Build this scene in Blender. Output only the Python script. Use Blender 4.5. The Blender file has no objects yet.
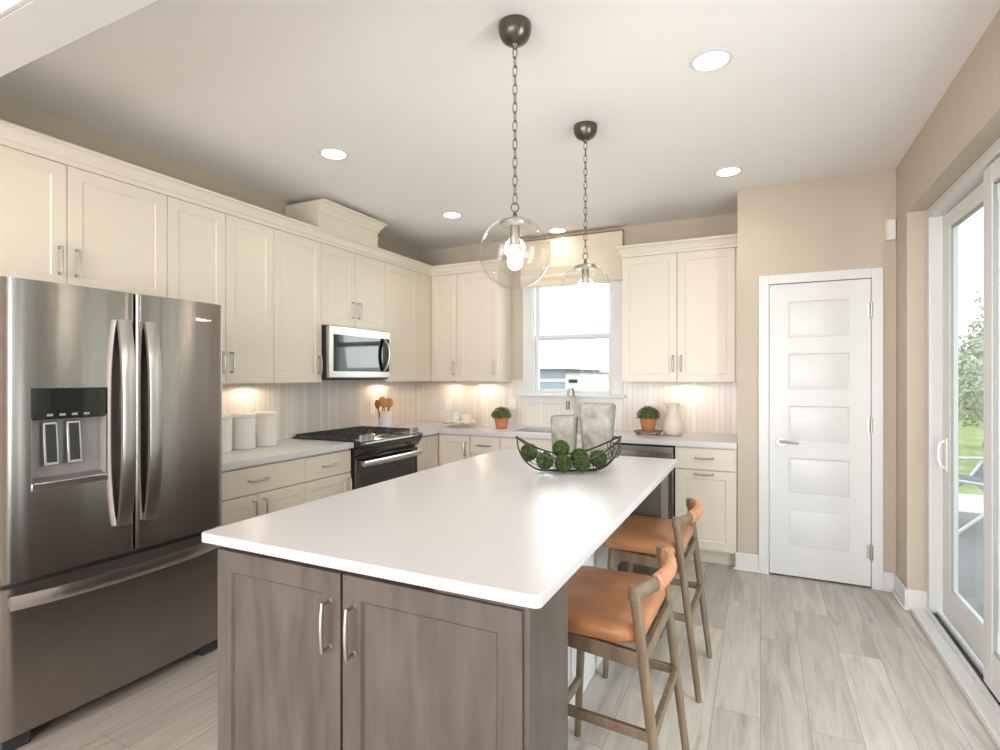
import bpy, bmesh, math, random
from mathutils import Vector, Matrix
random.seed(7)
S = bpy.context.scene
COL = S.collection
PI = math.pi

# ------------------------------------------------------------------ camera
cd = bpy.data.cameras.new('camera')
cd.sensor_width = 36.0
cd.lens = 540.0 / 1000.0 * 36.0
cd.shift_y = 0.002
cd.clip_start = 0.05
cd.clip_end = 300
cam = bpy.data.objects.new('camera', cd)
cam.location = (0, 0, 1.39)
cam.rotation_euler = (PI / 2, 0, math.radians(25.75))
COL.objects.link(cam)
S.camera = cam

# ------------------------------------------------------------------ world, exposure
S.view_settings.view_transform = 'Standard'
S.view_settings.look = 'None'
S.view_settings.gamma = 1
S.view_settings.use_curve_mapping = False
S.view_settings.exposure = 0.13
W = bpy.data.worlds.new('sky')
S.world = W
W.use_nodes = True
nt = W.node_tree
bg = nt.nodes['Background']
tc = nt.nodes.new('ShaderNodeTexCoord')
sx = nt.nodes.new('ShaderNodeSeparateXYZ')
rp = nt.nodes.new('ShaderNodeValToRGB')
rp.color_ramp.elements[0].position = 0.0
rp.color_ramp.elements[0].color = (0.98, 0.98, 0.97, 1)
rp.color_ramp.elements[1].position = 0.7
rp.color_ramp.elements[1].color = (0.80, 0.90, 1.0, 1)
nt.links.new(tc.outputs['Generated'], sx.inputs[0])
nt.links.new(sx.outputs['Z'], rp.inputs['Fac'])
nt.links.new(rp.outputs[0], bg.inputs['Color'])
bg.inputs['Strength'].default_value = 2.4
S.cycles.use_denoising = True
S.cycles.max_bounces = 10
S.cycles.diffuse_bounces = 5
S.cycles.transparent_max_bounces = 16
S.cycles.caustics_reflective = False
S.cycles.caustics_refractive = False
S.cycles.sample_clamp_indirect = 6


def light(name, kind, loc, rot, energy, color, size=None, size_y=None, spot=None, blend=0.5):
    l = bpy.data.lights.new(name, kind)
    l.energy = energy
    l.color = color
    if kind == 'AREA':
        l.shape = 'RECTANGLE' if size_y else 'DISK'
        l.size = size
        if size_y:
            l.size_y = size_y
    elif size is not None:
        l.shadow_soft_size = size
    if spot:
        l.spot_size = spot
        l.spot_blend = blend
    o = bpy.data.objects.new(name, l)
    o.location = loc
    o.rotation_euler = rot
    COL.objects.link(o)
    return o


DAY = (0.93, 0.97, 1.0)
WARM = (1.0, 0.91, 0.80)
# daylight through the sliding door (outside the glass, beyond what the camera sees)
light('daylight_slider', 'AREA', (1.40, 1.35, 1.25), (0, PI / 2, 0), 55, DAY, 2.1, 0.8)
# daylight from the windows of the living area behind
light('daylight_living', 'AREA', (-1.3, -3.6, 1.4), (math.radians(104), 0, 0), 255, (0.985, 0.965, 1.0), 4.2, 2.2)
# daylight at the kitchen window, outside the glass
light('daylight_kitchen', 'AREA', (-1.59, 5.3, 2.0), (math.radians(-80), 0, 0), 18, DAY, 1.2, 1.0)
CANS = [(-2.32, 2.50), (-2.31, 3.87), (-1.68, 4.70), (-0.19, 2.46), (-0.19, 3.84)]
for x, y in CANS:
    light('can_beam', 'SPOT', (x, y, 2.725), (0, 0, 0), 3 if y > 4.5 else 8, WARM, 0.06, spot=math.radians(140), blend=0.7)
for x, y in [(-2.3, 1.2), (-0.2, 1.15)]:
    light('can_beam', 'SPOT', (x, y, 2.725), (0, 0, 0), 8, WARM, 0.06, spot=math.radians(140), blend=0.7)


# ------------------------------------------------------------------ materials
def mat(name, col, rough=0.5, metal=0.0, var=0.04, scale=8.0, bump=0.0, bscale=60.0, stretch=(1, 1, 1),
        spec=0.5, coat=0.0, emit=None, estr=0.0, aniso=0.0):
    m = bpy.data.materials.new(name)
    m.use_nodes = True
    t = m.node_tree
    b = t.nodes['Principled BSDF']
    co = t.nodes.new('ShaderNodeTexCoord')
    mp = t.nodes.new('ShaderNodeMapping')
    mp.inputs['Scale'].default_value = stretch
    t.links.new(co.outputs['Object'], mp.inputs[0])
    n = t.nodes.new('ShaderNodeTexNoise')
    n.inputs['Scale'].default_value = scale
    n.inputs['Detail'].default_value = 4
    t.links.new(mp.outputs[0], n.inputs['Vector'])
    mx = t.nodes.new('ShaderNodeMix')
    mx.data_type = 'RGBA'
    lo = tuple(max(0, c * (1 - var)) for c in col)
    hi = tuple(min(1, c * (1 + var)) for c in col)
    mx.inputs[6].default_value = (*lo, 1)
    mx.inputs[7].default_value = (*hi, 1)
    t.links.new(n.outputs['Fac'], mx.inputs[0])
    t.links.new(mx.outputs[2], b.inputs['Base Color'])
    b.inputs['Roughness'].default_value = rough
    b.inputs['Metallic'].default_value = metal
    b.inputs['Specular IOR Level'].default_value = spec
    b.inputs['Coat Weight'].default_value = coat
    if aniso:
        b.inputs['Anisotropic'].default_value = aniso
        tg = t.nodes.new('ShaderNodeTangent')
        tg.direction_type = 'RADIAL'
        tg.axis = 'Z'
        b.inputs['Anisotropic Rotation'].default_value = 0.25
        t.links.new(tg.outputs[0], b.inputs['Tangent'])
    if bump:
        n2 = t.nodes.new('ShaderNodeTexNoise')
        n2.inputs['Scale'].default_value = bscale
        n2.inputs['Detail'].default_value = 3
        t.links.new(mp.outputs[0], n2.inputs['Vector'])
        bp = t.nodes.new('ShaderNodeBump')
        bp.inputs['Strength'].default_value = bump
        bp.inputs['Distance'].default_value = 0.01
        t.links.new(n2.outputs['Fac'], bp.inputs['Height'])
        t.links.new(bp.outputs[0], b.inputs['Normal'])
    if emit:
        b.inputs['Emission Color'].default_value = (*emit, 1)
        b.inputs['Emission Strength'].default_value = estr
    return m


def glass_mat(name, tint, ior=0.6, base=0.03, rough=0.0):
    m = bpy.data.materials.new(name)
    m.use_nodes = True
    t = m.node_tree
    t.nodes.remove(t.nodes['Principled BSDF'])
    out = t.nodes['Material Output']
    tr = t.nodes.new('ShaderNodeBsdfTransparent')
    tr.inputs[0].default_value = (*tint, 1)
    gl = t.nodes.new('ShaderNodeBsdfGlossy')
    gl.inputs['Roughness'].default_value = rough
    lw = t.nodes.new('ShaderNodeLayerWeight')
    lw.inputs['Blend'].default_value = 0.5
    pw = t.nodes.new('ShaderNodeMath')
    pw.operation = 'POWER'
    pw.inputs[1].default_value = 4.0
    t.links.new(lw.outputs['Facing'], pw.inputs[0])
    fr = t.nodes.new('ShaderNodeMath')
    fr.operation = 'MULTIPLY_ADD'
    fr.inputs[1].default_value = ior
    fr.inputs[2].default_value = base
    t.links.new(pw.outputs[0], fr.inputs[0])
    mx = t.nodes.new('ShaderNodeMixShader')
    t.links.new(fr.outputs[0], mx.inputs[0])
    t.links.new(tr.outputs[0], mx.inputs[1])
    t.links.new(gl.outputs[0], mx.inputs[2])
    t.links.new(mx.outputs[0], out.inputs[0])
    return m


def floor_mat():
    m = bpy.data.materials.new('vinyl_planks')
    m.use_nodes = True
    t = m.node_tree
    N, Lk = t.nodes, t.links
    b = N['Principled BSDF']
    co = N.new('ShaderNodeTexCoord')
    sp = N.new('ShaderNodeSeparateXYZ')
    cb = N.new('ShaderNodeCombineXYZ')
    Lk.new(co.outputs['Object'], sp.inputs[0])
    Lk.new(sp.outputs['Y'], cb.inputs['X'])
    Lk.new(sp.outputs['X'], cb.inputs['Y'])
    br = N.new('ShaderNodeTexBrick')
    br.offset = 0.37
    br.inputs['Scale'].default_value = 1
    br.inputs['Brick Width'].default_value = 1.22
    br.inputs['Row Height'].default_value = 0.178
    br.inputs['Mortar Size'].default_value = 0.0012
    br.inputs['Mortar Smooth'].default_value = 0.3
    br.inputs['Color1'].default_value = (0, 0, 0, 1)
    br.inputs['Color2'].default_value = (1, 1, 1, 1)
    br.inputs['Mortar'].default_value = (0.5, 0.5, 0.5, 1)
    Lk.new(cb.outputs[0], br.inputs['Vector'])
    # grain, offset per plank
    off = N.new('ShaderNodeVectorMath')
    off.operation = 'MULTIPLY_ADD'
    Lk.new(br.outputs['Color'], off.inputs[0])
    off.inputs[1].default_value = (7.0, 3.0, 5.0)
    Lk.new(cb.outputs[0], off.inputs[2])
    mp = N.new('ShaderNodeMapping')
    mp.inputs['Scale'].default_value = (1.1, 11.0, 1.0)
    Lk.new(off.outputs[0], mp.inputs[0])
    n1 = N.new('ShaderNodeTexNoise')
    n1.inputs['Scale'].default_value = 1.6
    n1.inputs['Detail'].default_value = 7
    n1.inputs['Roughness'].default_value = 0.62
    n1.inputs['Distortion'].default_value = 0.9
    Lk.new(mp.outputs[0], n1.inputs['Vector'])
    r1 = N.new('ShaderNodeValToRGB')
    e = r1.color_ramp.elements
    e[0].position = 0.30
    e[0].color = (0.33, 0.29, 0.25, 1)
    e[1].position = 0.68
    e[1].color = (0.55, 0.505, 0.46, 1)
    k = e.new(0.48)
    k.color = (0.46, 0.415, 0.37, 1)
    Lk.new(n1.outputs['Fac'], r1.inputs['Fac'])
    r2 = N.new('ShaderNodeValToRGB')
    r2.color_ramp.elements[0].color = (0.84, 0.83, 0.82, 1)
    r2.color_ramp.elements[1].color = (1.10, 1.09, 1.08, 1)
    Lk.new(br.outputs['Color'], r2.inputs['Fac'])
    mu = N.new('ShaderNodeMix')
    mu.data_type = 'RGBA'
    mu.blend_type = 'MULTIPLY'
    mu.inputs[0].default_value = 1
    Lk.new(r1.outputs[0], mu.inputs[6])
    Lk.new(r2.outputs[0], mu.inputs[7])
    mo = N.new('ShaderNodeMix')
    mo.data_type = 'RGBA'
    Lk.new(br.outputs['Fac'], mo.inputs[0])
    Lk.new(mu.outputs[2], mo.inputs[6])
    mo.inputs[7].default_value = (0.20, 0.165, 0.13, 1)
    Lk.new(mo.outputs[2], b.inputs['Base Color'])
    b.inputs['Roughness'].default_value = 0.31
    bp = N.new('ShaderNodeBump')
    bp.inputs['Strength'].default_value = 0.12
    bp.inputs['Distance'].default_value = 0.004
    Lk.new(n1.outputs['Fac'], bp.inputs['Height'])
    Lk.new(bp.outputs[0], b.inputs['Normal'])
    return m


def tile_mat():
    """narrow vertical off-white tiles"""
    m = bpy.data.materials.new('stacked_tile')
    m.use_nodes = True
    t = m.node_tree
    N, Lk = t.nodes, t.links
    b = N['Principled BSDF']
    co = N.new('ShaderNodeTexCoord')
    sp = N.new('ShaderNodeSeparateXYZ')
    Lk.new(co.outputs['Object'], sp.inputs[0])
    ad = N.new('ShaderNodeMath')
    ad.operation = 'ADD'
    Lk.new(sp.outputs['X'], ad.inputs[0])
    Lk.new(sp.outputs['Y'], ad.inputs[1])
    cb = N.new('ShaderNodeCombineXYZ')
    Lk.new(sp.outputs['Z'], cb.inputs['X'])
    Lk.new(ad.outputs[0], cb.inputs['Y'])
    br = N.new('ShaderNodeTexBrick')
    br.offset = 0.5
    br.inputs['Scale'].default_value = 1
    br.inputs['Brick Width'].default_value = 3.0
    br.inputs['Row Height'].default_value = 0.045
    br.inputs['Mortar Size'].default_value = 0.0022
    br.inputs['Mortar Smooth'].default_value = 0.4
    br.inputs['Color1'].default_value = (0.70, 0.655, 0.60, 1)
    br.inputs['Color2'].default_value = (0.79, 0.75, 0.70, 1)
    br.inputs['Mortar'].default_value = (0.60, 0.555, 0.50, 1)
    Lk.new(cb.outputs[0], br.inputs['Vector'])
    Lk.new(br.outputs['Color'], b.inputs['Base Color'])
    b.inputs['Roughness'].default_value = 0.25
    inv = N.new('ShaderNodeMath')
    inv.operation = 'SUBTRACT'
    inv.inputs[0].default_value = 1
    Lk.new(br.outputs['Fac'], inv.inputs[1])
    bp = N.new('ShaderNodeBump')
    bp.inputs['Strength'].default_value = 0.5
    bp.inputs['Distance'].default_value = 0.003
    Lk.new(inv.outputs[0], bp.inputs['Height'])
    Lk.new(bp.outputs[0], b.inputs['Normal'])
    return m


def ramp_mat(name, stops, scale, rough, stretch=(1, 1, 1), detail=5, distort=0.5, bump=0.0, metal=0.0):
    m = bpy.data.materials.new(name)
    m.use_nodes = True
    t = m.node_tree
    N, Lk = t.nodes, t.links
    b = N['Principled BSDF']
    co = N.new('ShaderNodeTexCoord')
    mp = N.new('ShaderNodeMapping')
    mp.inputs['Scale'].default_value = stretch
    Lk.new(co.outputs['Object'], mp.inputs[0])
    n = N.new('ShaderNodeTexNoise')
    n.inputs['Scale'].default_value = scale
    n.inputs['Detail'].default_value = detail
    n.inputs['Distortion'].default_value = distort
    Lk.new(mp.outputs[0], n.inputs['Vector'])
    r = N.new('ShaderNodeValToRGB')
    els = r.color_ramp.elements
    els[0].position, els[0].color = stops[0][0], (*stops[0][1], 1)
    els[1].position, els[1].color = stops[-1][0], (*stops[-1][1], 1)
    for p, c in stops[1:-1]:
        q = els.new(p)
        q.color = (*c, 1)
    Lk.new(n.outputs['Fac'], r.inputs['Fac'])
    Lk.new(r.outputs[0], b.inputs['Base Color'])
    b.inputs['Roughness'].default_value = rough
    b.inputs['Metallic'].default_value = metal
    if bump:
        bp = N.new('ShaderNodeBump')
        bp.inputs['Strength'].default_value = bump
        bp.inputs['Distance'].default_value = 0.01
        Lk.new(n.outputs['Fac'], bp.inputs['Height'])
        Lk.new(bp.outputs[0], b.inputs['Normal'])
    return m


M = {}
M['wall'] = mat('wall_paint', (0.54, 0.465, 0.375), 0.75, var=0.02, bump=0.03, bscale=220)
M['ceiling'] = mat('ceiling_paint', (0.86, 0.84, 0.825), 0.85, var=0.015, bump=0.03, bscale=180)
M['trim'] = mat('white_trim_paint', (0.71, 0.71, 0.708), 0.35, var=0.015)
M['floor'] = floor_mat()
M['tile'] = tile_mat()
M['cab'] = mat('cream_cabinet_paint', (0.73, 0.66, 0.56), 0.38, var=0.02)
M['cab_in'] = mat('cream_cabinet_body', (0.72, 0.65, 0.55), 0.45, var=0.02)
M['taupe'] = ramp_mat('taupe_stained_wood', [(0.3, (0.080, 0.066, 0.055)), (0.7, (0.125, 0.104, 0.089))], 5, 0.42,
                      (4, 4, 0.7), 6, 0.4, 0.04)
M['quartz'] = mat('white_quartz', (0.62, 0.615, 0.632), 0.28, var=0.015, scale=40)
M['steel'] = mat('brushed_stainless', (0.36, 0.335, 0.315), 0.27, 1.0, 0.015, 2, 0.5, 5, (1, 1, 0.03), aniso=0.85)
M['steel_light'] = mat('satin_stainless', (0.52, 0.505, 0.49), 0.28, 1.0, 0.03, 6)
M['nickel'] = mat('brushed_nickel', (0.46, 0.43, 0.39), 0.38, 1.0, 0.04, 20)
M['bronze'] = mat('pewter_metal', (0.16, 0.145, 0.125), 0.30, 1.0, 0.25, 30)
M['dark'] = mat('dark_gap', (0.02, 0.02, 0.021), 0.5)
M['black_glass'] = mat('black_glass', (0.012, 0.012, 0.013), 0.05, var=0.1, coat=0.4)
M['black'] = mat('black_enamel', (0.022, 0.022, 0.023), 0.35, var=0.15)
M['iron'] = mat('cast_iron', (0.035, 0.036, 0.042), 0.55, var=0.2, scale=60, bump=0.1)
M['grey_plastic'] = mat('grey_plastic', (0.33, 0.32, 0.32), 0.35, var=0.04)
M['white_plastic'] = mat('white_plastic', (0.80, 0.79, 0.77), 0.35, var=0.02)
M['leather'] = ramp_mat('tan_leather', [(0.3, (0.34, 0.140, 0.058)), (0.7, (0.45, 0.200, 0.088))], 9, 0.42, (1, 1, 1), 6, 0.3, 0.06)
M['leather_wrap'] = ramp_mat('tan_leather_wrap', [(0.3, (0.47, 0.20, 0.095)), (0.7, (0.58, 0.27, 0.14))], 14, 0.5, (1, 1, 1), 6, 0.3, 0.1)
M['oak'] = ramp_mat('weathered_oak', [(0.3, (0.135, 0.092, 0.055)), (0.7, (0.225, 0.165, 0.108))], 7, 0.5, (5, 5, 0.8), 6, 0.4, 0.06)
M['terracotta'] = mat('terracotta', (0.54, 0.215, 0.085), 0.75, var=0.10, scale=14, bump=0.05)
M['leaf'] = ramp_mat('dark_leaf', [(0.3, (0.035, 0.065, 0.015)), (0.7, (0.10, 0.15, 0.035))], 40, 0.5)
M['moss'] = ramp_mat('moss', [(0.3, (0.018, 0.040, 0.006)), (0.5, (0.045, 0.085, 0.014)), (0.7, (0.095, 0.165, 0.03))], 60, 0.9, bump=0.6)
M['wire'] = mat('dark_wire', (0.045, 0.042, 0.042), 0.4, 0.8, 0.15, 30)
M['ceramic'] = mat('white_ceramic', (0.80, 0.775, 0.74), 0.28, var=0.02)
M['cream_ceramic'] = mat('cream_ceramic', (0.76, 0.69, 0.58), 0.25, var=0.04)
M['stone'] = ramp_mat('mottled_glaze', [(0.28, (0.14, 0.12, 0.09)), (0.45, (0.30, 0.28, 0.24)), (0.72, (0.45, 0.44, 0.405))], 13, 0.55,
                      (1, 1, 0.8), 7, 0.8, 0.08)
M['wood_spoon'] = mat('honey_wood', (0.62, 0.27, 0.07), 0.5, var=0.2, scale=25)
M['board'] = mat('brown_wood', (0.26, 0.12, 0.055), 0.55, var=0.25, scale=20)
M['shade'] = mat('linen_shade', (0.76, 0.67, 0.54), 0.85, var=0.05, scale=90, bump=0.1, bscale=300)
M['bulb'] = mat('lit_bulb', (1, 0.9, 0.75), 0.4, emit=(1.0, 0.80, 0.52), estr=14)
M['diffuser'] = mat('lit_diffuser', (1, 0.95, 0.88), 0.4, emit=(1.0, 0.88, 0.70), estr=9)
M['puck'] = mat('lit_puck', (1, 0.95, 0.88), 0.4, emit=(1.0, 0.82, 0.58), estr=5)
M['globe'] = glass_mat('clear_globe_glass', (0.975, 0.975, 0.97), 0.65, 0.04)
M['pane'] = glass_mat('window_glass', (0.96, 0.99, 0.975), 0.35, 0.02)
M['deck'] = ramp_mat('grey_deck', [(0.3, (0.16, 0.16, 0.165)), (0.7, (0.24, 0.24, 0.25))], 6, 0.7, (1, 14, 1))
M['grass'] = ramp_mat('lawn', [(0.3, (0.20, 0.26, 0.07)), (0.7, (0.36, 0.40, 0.15))], 2.5, 0.9)
M['concrete'] = mat('pale_concrete', (0.62, 0.60, 0.57), 0.8, var=0.06)
M['siding_blue'] = mat('blue_grey_siding', (0.34, 0.37, 0.43), 0.8, var=0.05)
M['siding_cream'] = mat('cream_siding', (0.70, 0.68, 0.60), 0.8, var=0.05)
M['block_tan'] = mat('tan_reflection_block', (0.16, 0.14, 0.12), 0.8, var=0.05)
M['roofing'] = mat('grey_shingle', (0.17, 0.17, 0.18), 0.9, var=0.15)
M['tree_leaf'] = ramp_mat('pale_tree_leaf', [(0.3, (0.27, 0.31, 0.22)), (0.7, (0.48, 0.52, 0.38))], 3, 0.8)
M['bark'] = mat('bark', (0.16, 0.13, 0.10), 0.9, var=0.2)
M['sling'] = mat('grey_sling_fabric', (0.15, 0.16, 0.19), 0.8, var=0.08)
M['white_metal'] = mat('white_powder_coat', (0.75, 0.76, 0.77), 0.4)
M['logo'] = mat('chrome_lettering', (0.85, 0.84, 0.82), 0.15, 1.0)


# ------------------------------------------------------------------ geometry helpers
ROOT = {}          # object -> world matrix


def ident(a, b, c):
    return (a, b, c)


class MB:
    def __init__(self, f=ident):
        self.bm = bmesh.new()
        self.f = f

    def v(self, a, b, c):
        return self.bm.verts.new(self.f(a, b, c))

    def hexa(self, p):
        q = [self.v(*x) for x in p]
        for i in ((0, 1, 2, 3), (7, 6, 5, 4), (0, 4, 5, 1), (1, 5, 6, 2), (2, 6, 7, 3), (3, 7, 4, 0)):
            self.bm.faces.new([q[j] for j in i])
        return self

    def box(self, x0, x1, y0, y1, z0, z1):
        return self.hexa([(x0, y0, z0), (x1, y0, z0), (x1, y1, z0), (x0, y1, z0),
                          (x0, y0, z1), (x1, y0, z1), (x1, y1, z1), (x0, y1, z1)])

    def prism(self, pts, axis, a0, a1):
        """polygon in the plane perpendicular to axis: x -> (y,z), y -> (x,z), z -> (x,y)"""
        def mk(p, a):
            return {'x': (a, p[0], p[1]), 'y': (p[0], a, p[1]), 'z': (p[0], p[1], a)}[axis]
        A = [self.v(*mk(p, a0)) for p in pts]
        B = [self.v(*mk(p, a1)) for p in pts]
        n = len(pts)
        self.bm.faces.new(A[::-1])
        self.bm.faces.new(B)
        for i in range(n):
            self.bm.faces.new([A[i], A[(i + 1) % n], B[(i + 1) % n], B[i]])
        return self

    def loops(self, rings, cap=True, closed=False):
        R = [[self.v(*p) for p in r] for r in rings]
        n = len(R[0])
        m = len(R)
        for i in range(m if closed else m - 1):
            a, b = R[i], R[(i + 1) % m]
            for j in range(n):
                self.bm.faces.new([a[j], a[(j + 1) % n], b[(j + 1) % n], b[j]])
        if cap and not closed:
            self.bm.faces.new(R[0][::-1])
            self.bm.faces.new(R[-1])
        return self

    def lathe(self, prof, c=(0, 0, 0), seg=32, closed=False):
        rings = [[(c[0] + max(r, 1e-4) * math.cos(2 * PI * j / seg), c[1] + max(r, 1e-4) * math.sin(2 * PI * j / seg), c[2] + z)
                  for j in range(seg)] for r, z in prof]
        return self.loops(rings, True, closed)

    def tube(self, pts, r, seg=8, closed=False, ry=None):
        P = [Vector(p) for p in pts]
        n = len(P)
        rs = r if isinstance(r, (list, tuple)) else [r] * n
        up = None
        rings = []
        for i in range(n):
            if closed:
                t = (P[(i + 1) % n] - P[i - 1]).normalized()
            else:
                t = (P[min(i + 1, n - 1)] - P[max(i - 1, 0)]).normalized()
            if up is None:
                up = Vector((0, 0, 1)) if abs(t.z) < 0.9 else Vector((0, 1, 0))
            s = t.cross(up)
            if s.length < 1e-6:
                s = t.cross(Vector((1, 0, 0)))
            s.normalize()
            up = s.cross(t).normalized()
            rr = rs[i]
            r2 = rr if ry is None else ry * rr / rs[0]
            rings.append([tuple(P[i] + s * math.cos(2 * PI * j / seg) * rr + up * math.sin(2 * PI * j / seg) * r2) for j in range(seg)])
        return self.loops(rings, not closed, closed)

    def cyl(self, a, b, r, r2=None, seg=20):
        return self.tube([a, b], [r, r if r2 is None else r2], seg)

    def beam(self, a, b, w, h, up=(0, 0, 1)):
        """rectangular bar from a to b"""
        a, b = Vector(a), Vector(b)
        t = (b - a).normalized()
        s = t.cross(Vector(up)).normalized()
        u = s.cross(t).normalized()
        c = [(-w / 2, -h / 2), (w / 2, -h / 2), (w / 2, h / 2), (-w / 2, h / 2)]
        self.loops([[tuple(p + s * x + u * y) for x, y in c] for p in (a, b)])
        return self

    def ico(self, c, r, sub=2):
        res = bmesh.ops.create_icosphere(self.bm, subdivisions=sub, radius=r, matrix=Matrix.Translation(c))
        return res['verts']

    def build(self, name, m, parent=None, bevel=0.0, seg=2, angle=35, local=False, base=True):
        bm = self.bm
        bmesh.ops.recalc_face_normals(bm, faces=bm.faces)
        me = bpy.data.meshes.new(name)
        o = bpy.data.objects.new(name, me)
        COL.objects.link(o)
        if parent is not None:
            o.parent = parent
            if not local:
                bm.transform(ROOT[parent].inverted())
            ROOT[o] = ROOT[parent].copy()
        elif local:
            ROOT[o] = Matrix.Identity(4)
        else:
            if base and bm.verts:
                xs = [v.co.x for v in bm.verts]
                ys = [v.co.y for v in bm.verts]
                z = min(v.co.z for v in bm.verts)
                c = Vector(((min(xs) + max(xs)) / 2, (min(ys) + max(ys)) / 2, z))
                bm.transform(Matrix.Translation(-c))
                o.location = c
                ROOT[o] = Matrix.Translation(c)
            else:
                ROOT[o] = Matrix.Identity(4)
        bm.to_mesh(me)
        bm.free()
        me.materials.append(M[m] if isinstance(m, str) else m)
        for p in me.polygons:
            p.use_smooth = True
        me.set_sharp_from_angle(angle=math.radians(angle))
        if bevel:
            b = o.modifiers.new('bevel', 'BEVEL')
            b.width = bevel
            b.segments = seg
            b.limit_method = 'ANGLE'
            b.angle_limit = math.radians(40)
            b.harden_normals = False
        return o


def tag(o, label, cat, group=None):
    o['label'] = label
    o['category'] = cat
    if group:
        o['group'] = group
    return o


def thing(name, label, cat, loc=(0, 0, 0), rotz=0.0, group=None):
    o = bpy.data.objects.new(name, None)
    o.empty_display_size = 0.1
    COL.objects.link(o)
    o.location = loc
    o.rotation_euler = (0, 0, rotz)
    ROOT[o] = Matrix.Translation(loc) @ Matrix.Rotation(rotz, 4, 'Z')
    return tag(o, label, cat, group)


def structure(o, label=None):
    o['kind'] = 'structure'
    if label:
        o['label'] = label
    return o


def dup(root, loc, label=None, rotz=None, cat=None):
    r = root.copy()
    COL.objects.link(r)
    r.location = loc
    if rotz is not None:
        r.rotation_euler = (0, 0, rotz)
    if label:
        r['label'] = label
    for ch in list(root.children):
        c = ch.copy()
        COL.objects.link(c)
        c.parent = r
        for g in list(ch.children):
            d = g.copy()
            COL.objects.link(d)
            d.parent = c
    return r


def rrect(x0, x1, y0, y1, r, n=6):
    pts = []
    for cx, cy, a0 in ((x1 - r, y1 - r, 0), (x0 + r, y1 - r, 90), (x0 + r, y0 + r, 180), (x1 - r, y0 + r, 270)):
        for i in range(n + 1):
            a = math.radians(a0 + 90 * i / n)
            pts.append((cx + r * math.cos(a), cy + r * math.sin(a)))
    return pts


# ================================================================== ROOM SHELL
XL, XR, YB, YP, HC = -3.28, 0.79, 4.86, 4.26, 2.74
YR = -4.2           # rear wall of the living area behind the camera
structure(MB().box(XL - 0.15, 1.0, YR - 0.15, YB + 0.15, -0.12, 0.0).build('floor', 'floor', base=False),
          'light greige wood-look plank floor')
structure(MB().box(XL - 0.15, 1.0, YR - 0.15, YB + 0.15, HC, HC + 0.12).build('ceiling', 'ceiling', base=False),
          'plain warm white ceiling')
structure(MB().box(XL - 0.15, XL, YR - 0.15, YB + 0.15, 0, HC).build('wall_left', 'wall', base=False))
WX0, WX1, WZ0, WZ1 = -2.0, -1.2, 1.228, 2.32
b = MB()
b.box(XL, WX0, YB, YB + 0.15, 0, HC).box(WX1, 1.0, YB, YB + 0.15, 0, HC)
b.box(WX0, WX1, YB, YB + 0.15, 0, WZ0).box(WX0, WX1, YB, YB + 0.15, WZ1, HC)
structure(b.build('wall_back', 'wall', base=False))
# pantry bump-out: front with door hole, and side
DX0, DX1, DZ1 = 0.05, 0.66, 2.045
b = MB()
b.box(-0.15, DX0, YP, YP + 0.12, 0, HC).box(DX1, XR, YP, YP + 0.12, 0, HC).box(DX0, DX1, YP, YP + 0.12, DZ1, HC)
b.box(-0.15, -0.03, YP + 0.12, YB, 0, HC)
structure(b.build('wall_pantry', 'wall', base=False), 'beige wall around the white pantry door')
# right wall with the sliding door recess
SY0, SY1, SZ1 = 1.05, 3.97, 2.375
b = MB()
b.box(XR, 1.0, SY1, YB, 0, HC).box(XR, 1.0, SY0, SY1, SZ1, HC).box(XR, 1.0, YR, SY0, 0, HC)
structure(b.build('wall_right', 'wall', base=False))
# rear wall with two big window openings (living area, behind the camera)
b = MB()
RW = [(-3.0, -1.4), (-1.0, 0.6)]
b.box(XL, -3.0, YR - 0.15, YR, 0, HC).box(-1.4, -1.0, YR - 0.15, YR, 0, HC).box(0.6, 1.0, YR - 0.15, YR, 0, HC)
b.box(-3.0, -1.4, YR - 0.15, YR, 0, 0.5).box(-1.0, 0.6, YR - 0.15, YR, 0, 0.5)
b.box(-3.0, -1.4, YR - 0.15, YR, 2.4, HC).box(-1.0, 0.6, YR - 0.15, YR, 2.4, HC)
structure(b.build('wall_rear', 'wall', base=False))
# dropped beam between kitchen and living area, with a thin bead
b = MB()
b.box(XL, XR, 0.79, 0.945, 2.44, HC)
b.box(XL, XR, 0.775, 0.79, 2.44, 2.475)
structure(b.build('trim_1', 'trim', base=False, bevel=0.003), 'white boxed beam crossing the ceiling at top left')

# baseboards
def baseb(name, x0, x1, y0, y1):
    b = MB()
    b.box(x0, x1, y0, y1, 0, 0.125)
    structure(b.build(name, 'trim', base=False, bevel=0.005))
baseb('baseboard_pantry', -0.165, -0.01, YP - 0.014, YP)
baseb('baseboard_pantry_right', 0.715, XR, YP - 0.014, YP)
baseb('baseboard_right', XR - 0.014, XR, SY1 - 0.014, YP - 0.014)
baseb('baseboard_recess', XR - 0.002, 0.885, SY1 - 0.014, SY1)
baseb('baseboard_rear_right', XR - 0.014, XR, YR, SY0 - 0.01)
# shoe moulding
b = MB()
for x0, x1, y0, y1 in ((-0.18, 0.0, YP - 0.028, YP - 0.014), (0.71, XR - 0.014, YP - 0.028, YP - 0.014),
                       (XR - 0.028, XR - 0.014, SY1 - 0.028, YP - 0.014), (XR - 0.028, 0.885, SY1 - 0.028, SY1 - 0.014)):
    b.box(x0, x1, y0, y1, 0, 0.02)
structure(b.build('trim_2', 'trim', base=False, bevel=0.006))
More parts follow.
